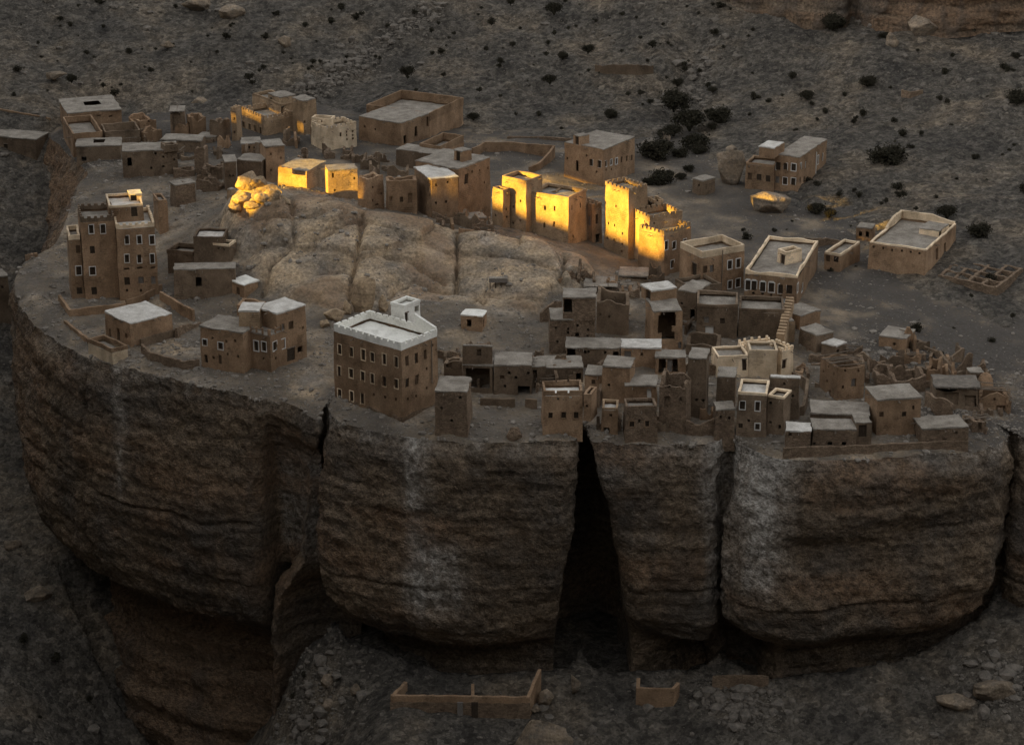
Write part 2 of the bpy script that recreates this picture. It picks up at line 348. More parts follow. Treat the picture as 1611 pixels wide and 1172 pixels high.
# erosion gullies running down the slope
gul = ridged(np.c_[gx * .035 + .012 * gy, gy * .012, gx * 0 + 3.3], 3)
gz -= near * smooth(420, 445, gy) * 2.6 * np.clip(gul - .70, 0, 1) * 3
lg = fbm(P2 * np.array([.03, .11, 1]) + 77, 3); gz += near * smooth(405, 440, gy) * .9 * np.round(lg * 5) / 5 * smooth(.0, .2, np.abs(lg))
# the bushy ravine behind the village, right of centre
for (qa, qb, dep) in (((1090, 60), (1060, 290), 2.0), ((640, 60), (480, 150), 1.2)):
    a, b = hit(qa), hit(qb)
    ab = np.array([b.x - a.x, b.y - a.y]); L2 = ab @ ab
    t = np.clip(((gx - a.x) * ab[0] + (gy - a.y) * ab[1]) / L2, 0, 1)
    d = np.hypot(gx - a.x - t * ab[0], gy - a.y - t * ab[1])
    gz -= dep * np.exp(-(d / 4.0)**2)
# hollow under the overhang of the rock
ins_ = np.zeros(len(gx)); cand = np.where((gy > 270) & (gy < 330) & (np.abs(gx) < 75))[0]
ins_[cand] = inside(gx[cand], gy[cand] - 1.6, OUT)
gz -= 4.5 * ins_
hillo = mesh_np('hillside', np.c_[gx, gy, gz], gridF(len(ay), len(ax)), 'hill')
tag(hillo, kind='structure')

# ------------------------------------------------------------------ unseen rim added to block the sun, slotted to light only chosen spots
LN = Vector((-TRAV.y, TRAV.x, 0)); TAN = math.tan(R(SUN_EL)); RD = 220.0
def lat_of(x, y): return Vector((x, y, 0)).dot(LN)
al0 = Vector((0, 350, 0)).dot(TRAV)
def at_rim(z, x, y): return z + TAN * (RD + Vector((x, y, 0)).dot(TRAV) - al0)   # level at the rim of a ray that passes z at a place in the village
# slots shaped to let sun onto chosen houses and rocks: (from, to across the light; lowest and highest lit level at a place)
GAPS = [(286.0, 297.0, 1.9, 2.7, 32, 307), (334.0, 341.0, 7.0, 12.8, 5, 355), (341.0, 350.5, 7.2, 16.2, 5, 355), (350.5, 355.5, 7.4, 13.2, 5, 355), (355.5, 360.8, 7.8, 15.6, 5, 355),
        (368.6, 377.5, 9.6, 15.0, -40, 354), (377.5, 394.0, 7.6, 14.6, -34, 370), (439.0, 457.0, 5.0, 6.5, -44, 424)]
lt = np.unique(np.r_[np.arange(lat_of(0, 60), lat_of(0, 720), 3.0), np.arange(lat_of(0, 280), lat_of(0, 460), .6)])
crest = 175 + 10 * np.sin(lt * .05) + 4 * np.sin(lt * .21)
mid_ = at_rim(10.0, 5, 355); flo = np.full(len(lt), mid_); cei = flo - .02
for (a, b, z0_, z1_, x_, y_) in GAPS:
    g_ = smooth(lat_of(0, a) - .5, lat_of(0, a) + .5, lt) * (1 - smooth(lat_of(0, b) - .5, lat_of(0, b) + .5, lt))
    flo = flo + (at_rim(z0_, x_, y_) - mid_) * g_; cei = cei + (at_rim(z1_, x_, y_) - mid_ + .02) * g_
nz_ = fbm(np.c_[lt * .4, lt * 0, lt * 0 + 3], 3)
flo = flo + .2 * nz_ ; cei = cei + .2 * nz_
rimV = []; rimF = []
def rim_part(rows):                                     # rows: list of (distance behind the rim line, level array)
    o = len(rimV); n = len(lt)
    for d, lv in rows:
        for k in range(n):
            q = TRAV * (al0 - RD - d) + LN * lt[k]; rimV.append((q.x, q.y, lv[k]))
    m_ = len(rows)
    for r_ in range(m_):
        for k in range(n - 1):
            a = o + r_ * n + k; b = o + ((r_ + 1) % m_) * n + k; rimF.append((a, a + 1, b + 1, b))
rim_part([(-40, flo * 0 - 45), (0, flo), (9, flo + .9), (60, flo * 0 - 45)])
rim_part([(0, cei), (5, crest), (18, crest), (9, cei + .9)])
tag(mesh_np('canyon_rim', np.array(rimV), np.array(rimF), 'hill', smooth_=False), kind='structure')
# ------------------------------------------------------------------ the rock the village stands on
def catmull(P, step):
    out = []; n = len(P)
    for i in range(n):
        p0, p1, p2, p3 = P[i - 1], P[i], P[(i + 1) % n], P[(i + 2) % n]
        L = np.hypot(*(p2 - p1)); st = step if i < len(RIM) else 2.0
        m = max(2, int(L / st))
        for k in range(m):
            t = k / m
            a = .5 * ((2 * p1) + (-p0 + p2) * t + (2 * p0 - 5 * p1 + 4 * p2 - p3) * t * t + (-p0 + 3 * p1 - 3 * p2 + p3) * t**3)
            out.append((a[0], a[1], i + t))
    return np.array(out)
OC = catmull(OUT, .33)
NU = len(OC); oxy = OC[:, :2]; oi = OC[:, 2]
tan_ = np.roll(oxy, -4, 0) - np.roll(oxy, 4, 0)
nrm = np.c_[-tan_[:, 1], tan_[:, 0]]                    # outline runs left -> front -> right: outward is to the right of travel
nrm = np.c_[tan_[:, 1], -tan_[:, 0]]
for _ in range(14):
    nrm = (nrm + np.roll(nrm, 1, 0) + np.roll(nrm, -1, 0)) / 3
nrm /= np.linalg.norm(nrm, axis=1)[:, None]
if np.mean(np.sum(nrm * (oxy - oxy.mean(0)), 1)) < 0: nrm = -nrm

def rim_index(pxx):                                     # rim parameter for an image x on the front
    xs = [r[0] for r in RIM]
    for i in range(8, len(RIM) - 1):
        if xs[i] <= pxx <= xs[i + 1]: return i + (pxx - xs[i]) / (xs[i + 1] - xs[i])
    return len(RIM) - 1.0
PROF = [   # (rim parameter, [(level, outward offset)...])
    (0, [(0,0),(-2,1.0),(-8,4.5),(-14,7),(-70,9)]), (5, [(0,0),(-2,1.2),(-6,3.8),(-12,6.2),(-20,7.5),(-70,9)]),
    (6.3, [(0,0),(-3,1),(-12,2),(-22,3),(-70,3)]),
    (7.5, [(0,0),(-3,.5),(-10,.6),(-20,.4),(-28,-.8),(-34,-4),(-37,-8),(-70,-6)]),
    (9, [(0,0),(-3,.5),(-10,.6),(-20,.6),(-28,.0),(-32,-1.4),(-34,-3.5),(-36,-7),(-41,-8),(-52,-5.5),(-70,-2.5)]),
    (11, [(0,0),(-3,1.2),(-10,2.4),(-20,3.0),(-29,2.6),(-33,.9),(-34.8,-3),(-37,-7),(-42,-7),(-54,-3.5),(-70,0)]),
    (13.5, [(0,0),(-3,1.2),(-10,2.2),(-20,2.8),(-30,2.6),(-34.5,1),(-36,-3.5),(-39,-7),(-46,-6),(-54,-3.5),(-70,-.5)]),
    (15.4, [(0,0),(-3,1),(-10,2.0),(-20,2.6),(-29,2.0),(-33,.5),(-36,-3),(-40,-6),(-48,-5.5),(-56,-5),(-70,-4)]),
    (16.4, [(0,0),(-2,.3),(-5,-1.2),(-12,-3.2),(-26,-4.2),(-32,-8),(-40,-9.5),(-70,-9.5)]),
    (18, [(0,0),(-2,.4),(-5,-.8),(-8,-2.2),(-16,-2.6),(-25,-3.0),(-27,-6),(-32,-8),(-40,-8),(-70,-7)]),
    (19, [(0,0),(-2,.2),(-4,-1.4),(-10,-2.0),(-22,-2.6),(-26,-6),(-32,-8),(-70,-7)]),
    (20.2, [(0,0),(-3,-1),(-8,-2),(-20,-3.4),(-26,-7.5),(-32,-9.5),(-70,-9.5)]),
    (21.4, [(0,0),(-3,.6),(-8,2.0),(-14,3.0),(-20,3.1),(-25,1.8),(-28,-.6),(-30,-5),(-34,-7),(-70,-7)]),
    (23, [(0,0),(-2,.8),(-8,1.6),(-15,2.3),(-22,2.4),(-26.5,1.2),(-29,-.8),(-30.3,-4.5),(-34,-6),(-70,-6)]),
    (26, [(0,0),(-2,.9),(-5,1.3),(-15,1.9),(-22,2.2),(-27,1.2),(-29,-.4),(-30.3,-4.5),(-34,-6),(-70,-6)]),
    (27.4, [(0,0),(-2,.9),(-5,1.2),(-15,1.5),(-20,1.2),(-25,-.5),(-28,-2.5),(-31,-6),(-34,-6),(-70,-6)]),
    (28.4, [(0,0),(-2,.5),(-6,.6),(-12,0),(-20,-2),(-30,-7),(-70,-8)]),
    (29.2, [(0,0),(-3,-.5),(-10,-2),(-20,-6),(-30,-9),(-70,-9)]),
    (30.6, [(0,0),(-3,-1),(-70,-9)]),
    (31.3, [(0,0),(-2,-.8),(-5,-4),(-10,-9),(-70,-9)]),
    (31.9, [(0,0),(-3,0),(-6,-.8),(-10,-6),(-14,-9),(-70,-9)]),
    (32.4, [(0,0),(-3,.6),(-8,.6),(-12,-.6),(-17,-6),(-22,-9),(-70,-9)]),
    (32.9, [(0,0),(-3,.8),(-10,1.2),(-18,1.2),(-24,0),(-28,-4),(-70,-8)]),
    (34.5, [(0,0),(-2,.8),(-10,1.4),(-20,1.9),(-25,1.4),(-27.6,.2),(-29,-5),(-34,-7),(-70,-7)]),
    (36, [(0,0),(-2,.6),(-8,.6),(-16,1.0),(-24,1.0),(-27.5,0),(-29,-5),(-70,-7)]),
    (37, [(0,0),(-2,-.2),(-7,-1.0),(-16,-1.0),(-26,-1.4),(-29,-6),(-70,-7)]),
    (38, [(0,0),(-3,.6),(-8,2.2),(-14,3.6),(-20,3.6),(-23,2.4),(-26,-1),(-28,-5),(-70,-6)]),
    (39.2, [(0,0),(-3,1.0),(-8,2.2),(-14,3.0),(-20,3.2),(-23.5,2.2),(-25.5,.2),(-27.5,-4.5),(-70,-6)]),
    (40.5, [(0,0),(-2,1),(-7,1.7),(-10,1.5),(-11.5,.3),(-15,1.2),(-20,2.2),(-24,1.4),(-25.6,-.2),(-27.5,-4.5),(-32,-5.5),(-70,-6)]),
    (43.5, [(0,0),(-2,1),(-7,1.4),(-9,1.2),(-10,.6),(-15,1.6),(-20,2.0),(-23.5,1.2),(-25.2,-.4),(-27,-4.5),(-32,-5.5),(-70,-6)]),
    (45, [(0,0),(-2,.8),(-8,1.0),(-14,1.2),(-19,1.0),(-23,-.6),(-26,-3.5),(-70,-6)]),
    (46.3, [(0,0),(-3,.4),(-10,0),(-18,-1.2),(-24,-3),(-70,-6)]),
    (47, [(0,0),(-3,-.4),(-12,-1),(-24,-1.6),(-70,-3)]),
    (48.5, [(0,0),(-3,.5),(-12,1.2),(-22,1.4),(-27,0),(-70,-2)]),
    (50.5, [(0,0),(-3,.5),(-12,1.2),(-22,1.8),(-70,2)]), (57, [(0,0),(-70,2)])]
lev = np.r_[0, np.arange(.18, 1.6, .22), np.arange(1.7, 41, .34), np.arange(41.3, 68, .6)] * -1
pi_ = np.array([p[0] for p in PROF])
tab = np.array([np.interp(-lev, [-a for a, b in p[1]], [b for a, b in p[1]]) for p in PROF])
OFF = np.empty((len(lev), NU))
for j in range(len(lev)):
    OFF[j] = np.interp(oi, pi_, tab[:, j])
k = np.array([1, 2, 3, 4, 3, 2, 1.]); k /= k.sum()
for _ in range(2):
    OFF = sum(np.roll(OFF, s - 3, 1) * k[s] for s in range(7))
# the black cleft widening downwards
xcl = hit((919, 688)).x; front = (oi > 24) & (oi < 38)
for j, zl in enumerate(lev):
    dx = oxy[:, 0] - xcl; k_ = np.clip(-zl / 29, 0, 1.1)
    jz_ = float(vnoise(np.array([[zl * .35, 1.5, 2.5]]))[0]) * .7 + float(vnoise(np.array([[zl * 1.1, 5.5, 2.5]]))[0]) * .35
    wr, wl = jz_ * k_ ** .3 + .25 + 5.6 * k_ ** .8, .25 + 2.2 * k_ ** 1.6
    OFF[j] -= front * 11 * (1 - smooth(wr - .5, wr + .35, dx)) * (1 - smooth(wl - .5, wl + .35, -dx)) * smooth(.5, 3, -zl)
rim_z = tps_eval(PF, oxy[:, 0], oxy[:, 1])
rr = 1.1                                                # rounding of the rim
Z = rim_z[None, :] + lev[:, None] - .55
X = oxy[:, 0][None, :] + nrm[:, 0][None, :] * OFF
Y = oxy[:, 1][None, :] + nrm[:, 1][None, :] * OFF
Pf = np.c_[X.ravel(), Y.ravel(), Z.ravel()]
dep = np.repeat(-lev, NU)
st = fbm(Pf * np.array([.045, .045, .55]) + 3, 4)                       # bedding
big = fbm(Pf * np.array([.085, .085, .06]) + 31, 3)
mid = ridged(Pf * np.array([.22, .22, .14]) + 51, 4)
fin = fbm(Pf * .75 + 71, 3)
vf = fbm(Pf * 2.0 + 91, 2)
amp = smooth(0, 2.5, dep)
D = amp * (1.5 * big + .38 * st + 1.0 * (mid - .62)) + (.25 + .75 * amp) * (.6 * fin + .26 * vf)
ledge = np.sin(Pf[:, 2] * 1.15 + 3 * big) ; D += amp * .06 * np.sign(ledge) * np.abs(ledge)**.4
# a thin horizontal parting and a few upright joints
def groove(d, wid, a): return -a * np.exp(-(d / wid)**2)
D += amp * groove(Pf[:, 2] + 21.5 + .6 * big, .22, .55) * (np.tile(oi, len(lev)) > 20) 
D += amp * groove(Pf[:, 2] + 19.0 + 1.6 * big + .05 * Pf[:, 0] * 0, .25, .7) * (np.tile(oi, len(lev)) < 15.5)
uu = np.tile(oi, len(lev))
saw = (Pf[:, 2] * .19 + .25 * big) % 1.0; D += smooth(-37, -39, Pf[:, 2]) * (uu < 17) * (1.6 * saw - .8)
bed = ridged(np.c_[Pf[:, :2] * .03, Pf[:, 2] * .9], 3); D -= amp * .28 * np.clip(bed - .78, 0, 1) * 4
for (u0, z0, z1, a) in ((11.6, -2, -36, .9), (12.9, -20, -36, .35), (14.2, -24, -36, .4), (15.0, -22, -37, .35), (24.4, -14, -24, .5), (42.6, -18, -24, .4), (44.2, -14, -24, .4)):
    D += groove((uu - u0) * 6 + .8 * big, .5, a) * smooth(z1 - 1, z1 + 1, Pf[:, 2]) * (1 - smooth(z0 - 1, z0 + 1, Pf[:, 2]))
n3 = np.c_[np.tile(nrm[:, 0], len(lev)), np.tile(nrm[:, 1], len(lev))]
Pf[:, 0] += n3[:, 0] * D; Pf[:, 1] += n3[:, 1] * D; Pf[:, 2] += amp * .25 * fin
# top surface: rings from the centre to the rim
C0 = np.array([-6.0, 357.0])
NRG = 210
s = np.linspace(0.004, 1, NRG)
TX = C0[0] + s[:, None] * (oxy[:, 0] - C0[0])[None, :]; TY = C0[1] + s[:, None] * (oxy[:, 1] - C0[1])[None, :]
Pt = np.c_[TX.ravel(), TY.ravel()]
tz = tps_eval(PF, Pt[:, 0], Pt[:, 1])
rim_d = ((1 - s)[:, None] * np.linalg.norm(oxy - C0, axis=1)[None, :]).ravel()
P3 = np.c_[Pt, tz * .6]
DP = [(340,362),(352,318),(380,296),(410,288),(450,303),(510,313),(570,328),(650,343),(720,356),(800,372),(860,384),(925,406),(948,438),(905,462),(868,470),(850,498),(790,484),(720,476),(650,476),(600,484),(560,492),(500,486),(430,474),(400,440),(378,405),(352,388)]
DW = np.array([(g.x, g.y) for g in (hit(q) for q in DP)])
rockm = inside(Pt[:, 0], Pt[:, 1], DW).astype(float); ed_ = np.full(len(Pt), 99.0)
for i_ in range(len(DW)):
    a_, b_ = DW[i_], DW[(i_ + 1) % len(DW)]; ab = b_ - a_; t_ = np.clip(((Pt - a_) @ ab) / (ab @ ab), 0, 1); ed_ = np.minimum(ed_, np.hypot(*(Pt - a_ - t_[:, None] * ab).T))
rockm = rockm * smooth(0, 1.3, ed_ + .5 * vnoise(np.c_[Pt * .5, Pt[:, :1] * 0]))
tz = tz + .30 * fbm(P3 * .12, 3) + (1 - .6 * rockm) * (.22 * fbm(P3 * .5 + 4, 3) + .12 * fbm(P3 * 1.7 + 8, 2)) + (1 - rockm) * .35 * np.round(2.5 * fbm(P3 * .16 + 44, 3)) / 2.5 - .55 * (1 - smooth(0, 2.2, rim_d)) + (1 - smooth(0, 3, rim_d)) * .28 * fbm(P3 * .9 + 2, 3)
tz += rockm * (.9 * fbm(P3 * np.array([.10, .16, .5]) + 40, 3) + .22 * (ridged(P3 * .3 + 13, 3) - .6) + .05 * fbm(P3 * .9 + 3, 2) + .9 * smooth(0, 2.5, ed_))
# slabs of the dome: cells with their own height and tilt, split by open joints
rsd = np.random.RandomState(12); ns_ = 46
sd_ = np.c_[rsd.uniform(-52, 22, ns_), rsd.uniform(326, 371, ns_)]; sh_ = rsd.uniform(-.5, .6, ns_); tx_ = rsd.uniform(-.10, .10, (ns_, 2))
selr = np.where(rockm > .02)[0]; Qr = Pt[selr] + .9 * np.c_[fbm(P3[selr] * .3 + 5, 3), fbm(P3[selr] * .3 + 25, 3)]
ddx, ddy = Qr[:, 0][:, None] - sd_[:, 0], Qr[:, 1][:, None] - sd_[:, 1]; dall = np.hypot((ddx * .85 + ddy * .5) * .7, (ddy * .85 - ddx * .5) * 1.15)
o2 = np.argsort(dall, 1)[:, :2]; r_ = np.arange(len(Qr)); d1, d2 = dall[r_, o2[:, 0]], dall[r_, o2[:, 1]]
ci = o2[:, 0]; offz = sh_[ci] + ((Qr - sd_[ci]) * tx_[ci]).sum(1)
tz[selr] += rockm[selr] * (offz * smooth(0, .55, d2 - d1) - .55 * np.exp(-((d2 - d1) / .28)**2))
CR = [[(458,312),(461,345),(463,382)], [(571,335),(568,362),(562,400),(553,440),(548,480)], [(463,382),(440,400),(425,420),(415,455)],
      [(463,384),(500,380),(530,362),(568,345)], [(470,350),(500,345),(520,338),(545,340)], [(719,365),(719,410),(717,455)], [(889,405),(886,430),(880,455)],
      [(566,395),(600,398),(650,410),(700,440)], [(720,400),(780,402),(840,420),(884,440)], [(600,470),(650,440),(716,456),(760,470)], [(720,456),(800,470),(850,478)],
      [(345,345),(400,350),(430,340),(458,345)], [(380,400),(420,385),(458,382)], [(500,430),(540,425),(556,430)]]
CRW = []
for c in CR:
    CRW.append([hit(q) for q in c])
cd_ = np.full(len(Pt), 99.0)
jig = .9 * fbm(P3 * .55 + 60, 3)
sel = np.where((tz > .6) & (Pt[:, 1] > 322) & (Pt[:, 1] < 371) & (np.abs(Pt[:, 0] + 10) < 50))[0]
Q = Pt[sel]; best = cd_[sel]
for c in CRW:
    for a, b in zip(c[:-1], c[1:]):
        ab = np.array([b.x - a.x, b.y - a.y]); L2 = ab @ ab + 1e-9
        t = np.clip(((Q[:, 0] - a.x) * ab[0] + (Q[:, 1] - a.y) * ab[1]) / L2, 0, 1)
        best = np.minimum(best, np.hypot(Q[:, 0] - a.x - t * ab[0], Q[:, 1] - a.y - t * ab[1]) + jig[sel] * .6)
cd_[sel] = np.maximum(best, 0)
tz -= 1.1 * np.exp(-(cd_ / .26)**2) + .95 * np.exp(-cd_ / 1.5)
pos_top = np.c_[Pt, tz]
V = np.vstack([pos_top, Pf]); nt_ = len(pos_top)
# stitch: last ring of the top is the first ring of the face
F1 = gridF(NRG, NU, True); F2 = gridF(len(lev), NU, True) + nt_
a = (NRG - 1) * NU + np.arange(NU); b = np.roll(a, -1); c = nt_ + np.arange(NU); d_ = np.roll(c, -1)
F3 = np.stack([a, b, d_, c], -1)
def mask_px(Pw, q0, w0, z0, z1, jit):
    """upright mineral streak below an image point of the rim"""
    p = hit(q0); d = np.abs(Pw[:, 0] - p.x + jit)
    return np.exp(-(d / w0)**2) * smooth(z1 - 3, z1 + 3, Pw[:, 2]) * (1 - smooth(z0 - 1, z0 + 1, Pw[:, 2])) * (Pw[:, 1] < 312)
jit = 1.2 * fbm(Pf * np.array([.3, .3, .12]), 3)
strk = fbm(Pf * np.array([1.1, 1.1, .05]) + 7, 3)
pale = (.85 * mask_px(Pf, (655, 676), 1.5, 3, -26, jit) + .7 * mask_px(Pf, (690, 676), 3.0, -14, -24, jit) + .95 * mask_px(Pf, (1195, 696), 2.6, 2, -19, jit) + .5 * mask_px(Pf, (1125, 684), 1.6, 2, -22, jit)
        + .45 * mask_px(Pf, (190, 560), 1.0, 2, -18, jit) + .35 * mask_px(Pf, (1180, 696), 5.0, 3, -7, jit) + .3 * mask_px(Pf, (990, 686), 6.0, 3, -5, jit))
pale = pale + .5 * smooth(16.7, 17.2, uu) * (1 - smooth(19.0, 19.5, uu)) * smooth(-26, -22, Pf[:, 2]) * (1 - smooth(-7, -4, Pf[:, 2]))
pale *= .55 + .9 * np.clip(strk + .4, 0, 1)
pale += .5 * np.clip(1 - dep / 2.2, 0, 1) * (.4 + fin) * (Pf[:, 1] < 360)
rust = np.clip(.6 * smooth(.05, .45, fbm(Pf * np.array([.07, .07, .16]) + 19, 4)), 0, .8)
rust = np.maximum(rust, .8 * smooth(-37, -40, Pf[:, 2]) * (.6 + .4 * st))
rust = np.maximum(rust, .75 * (uu < 6.6) * smooth(-.4, .1, fbm(Pf * .5 + 9, 3)))
char = .45 * smooth(.05, .4, fbm(Pf * np.array([.13, .13, .05]) + 29, 4) + .25 * strk) * (1 - np.clip(pale * 1.4, 0, 1))
h1 = fbm(P3 * .16 + 80, 3)
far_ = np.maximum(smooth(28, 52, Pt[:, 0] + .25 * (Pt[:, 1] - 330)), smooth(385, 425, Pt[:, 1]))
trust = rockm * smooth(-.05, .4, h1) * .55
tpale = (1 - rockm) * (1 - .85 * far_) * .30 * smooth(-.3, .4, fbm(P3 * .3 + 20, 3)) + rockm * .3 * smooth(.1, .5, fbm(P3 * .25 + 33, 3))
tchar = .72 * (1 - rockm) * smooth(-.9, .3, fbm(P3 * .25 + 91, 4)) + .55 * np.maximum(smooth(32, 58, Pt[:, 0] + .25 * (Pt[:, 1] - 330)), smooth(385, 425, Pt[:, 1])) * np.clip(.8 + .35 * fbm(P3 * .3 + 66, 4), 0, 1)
Vt = V
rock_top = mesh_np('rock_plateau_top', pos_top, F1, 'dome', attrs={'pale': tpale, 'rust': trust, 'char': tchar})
tag(rock_top, kind='structure')
ring = np.vstack([pos_top[a], Pf]); F3b = np.stack([np.arange(NU), np.roll(np.arange(NU), -1), NU + np.roll(np.arange(NU), -1), NU + np.arange(NU)], -1)
def pre(x): return np.r_[x[:NU], x]
cliff = mesh_np('rock_plateau_cliff', ring, np.vstack([F3b, gridF(len(lev), NU, True) + NU]), 'cliff', attrs={'pale': pre(pale), 'rust': pre(rust), 'char': pre(char)})
tag(cliff, kind='structure')

def on_top(p):
    """drop a point onto the built surface of the rock"""
    d = (pos_top[:, 0] - p.x)**2 + (pos_top[:, 1] - p.y)**2; k_ = int(np.argmin(d))
    return Vector((p.x, p.y, float(pos_top[k_, 2]))) if d[k_] < 1.0 else p
# ------------------------------------------------------------------ builders for mud-brick buildings and walls
FWD = Vector((0, cp, -sp))
def solve_len(T, e, pxx):
    kx = (pxx - IW / 2) / FP
    Td = (T - Vector((0, 0, CAMH))).dot(FWD); ed = e.dot(FWD)
    den = e.x - kx * ed
    return (kx * Td - T.x) / den if abs(den) > 1e-4 else 5.0
WT = {'w': (.80, 1.30), 'o': (.75, 1.15), 's': (.34, .42), 'd': (.95, 1.95), 'l': (.30, .8), 'a': (.8, 1.45), 'm': (.75, 1.0), 'p': (.8, 1.9), 'v': (.75, .28), 'b': (1.1, 1.5), 'h': (1, 1)}
def box_vf(x0, x1, y0, y1, z0, z1, V, F):
    b = len(V)
    V += [(x0,y0,z0),(x1,y0,z0),(x1,y1,z0),(x0,y1,z0),(x0,y0,z1),(x1,y0,z1),(x1,y1,z1),(x0,y1,z1)]
    F += [(b,b+3,b+2,b+1),(b+4,b+5,b+6,b+7),(b,b+1,b+5,b+4),(b+1,b+2,b+6,b+5),(b+2,b+3,b+7,b+6),(b+3,b,b+4,b+7)]

def strip(pts, hts, thick, base_drop=1.5, amp=.05, us=None):
    """thick wall along a polyline pts (Vectors at its foot, outer face) with top height hts above each"""
    V = []; n = len(pts)
    for i in range(n):
        j = i
        while j + 1 < n and (pts[j + 1] - pts[i]).length < 1e-3: j += 1
        k = i
        while k > 0 and (pts[k - 1] - pts[i]).length < 1e-3: k -= 1
        a = pts[max(k - 1, 0)]; b = pts[min(j + 1, n - 1)]
        t = Vector((b.x - a.x, b.y - a.y, 0)); t = t.normalized() if t.length > 1e-6 else Vector((1, 0, 0))
        nn = Vector((-t.y, t.x, 0)) * thick
        p = pts[i]
        V += [(p.x, p.y, p.z - base_drop), (p.x, p.y, p.z + hts[i]), (p.x + nn.x, p.y + nn.y, p.z + hts[i] - .02), (p.x + nn.x, p.y + nn.y, p.z - base_drop)]
    F = []
    for i in range(n - 1):
        a, b = i * 4, i * 4 + 4
        F += [(a, b, b + 1, a + 1), (a + 1, b + 1, b + 2, a + 2), (a + 2, b + 2, b + 3, a + 3)]
    F += [(0, 1, 2, 3), (4 * n - 4, 4 * n - 1, 4 * n - 2, 4 * n - 3)]
    V = np.array(V)
    if amp:
        q = V * .7
        V[:, 0] += amp * vnoise(q + 3); V[:, 1] += amp * vnoise(q + 23); V[:, 2] += amp * vnoise(q + 43)
    return V, F

def sample_line(P, step=.6):
    out = []
    for a, b in zip(P[:-1], P[1:]):
        m = max(1, int((b - a).length / step))
        for k in range(m): out.append(a.lerp(b, k / m))
    out.append(P[-1].copy()); return out

def cren_line(a, b, ph, w=.55, gap=.45, mh=.45, amp=.0):
    L = (b - a).length; n = max(1, round(L / (w + gap))); st = L / n; ww = st * w / (w + gap)
    P = []; H = []; d = (b - a) / L
    for k in range(n):
        u = k * st
        P += [a + d * u, a + d * u, a + d * (u + ww), a + d * (u + ww)]; H += [ph, ph + mh, ph + mh, ph]
    P.append(b.copy()); H.append(ph)
    if H[0] == ph: P.pop(0); H.pop(0)
    return P, H

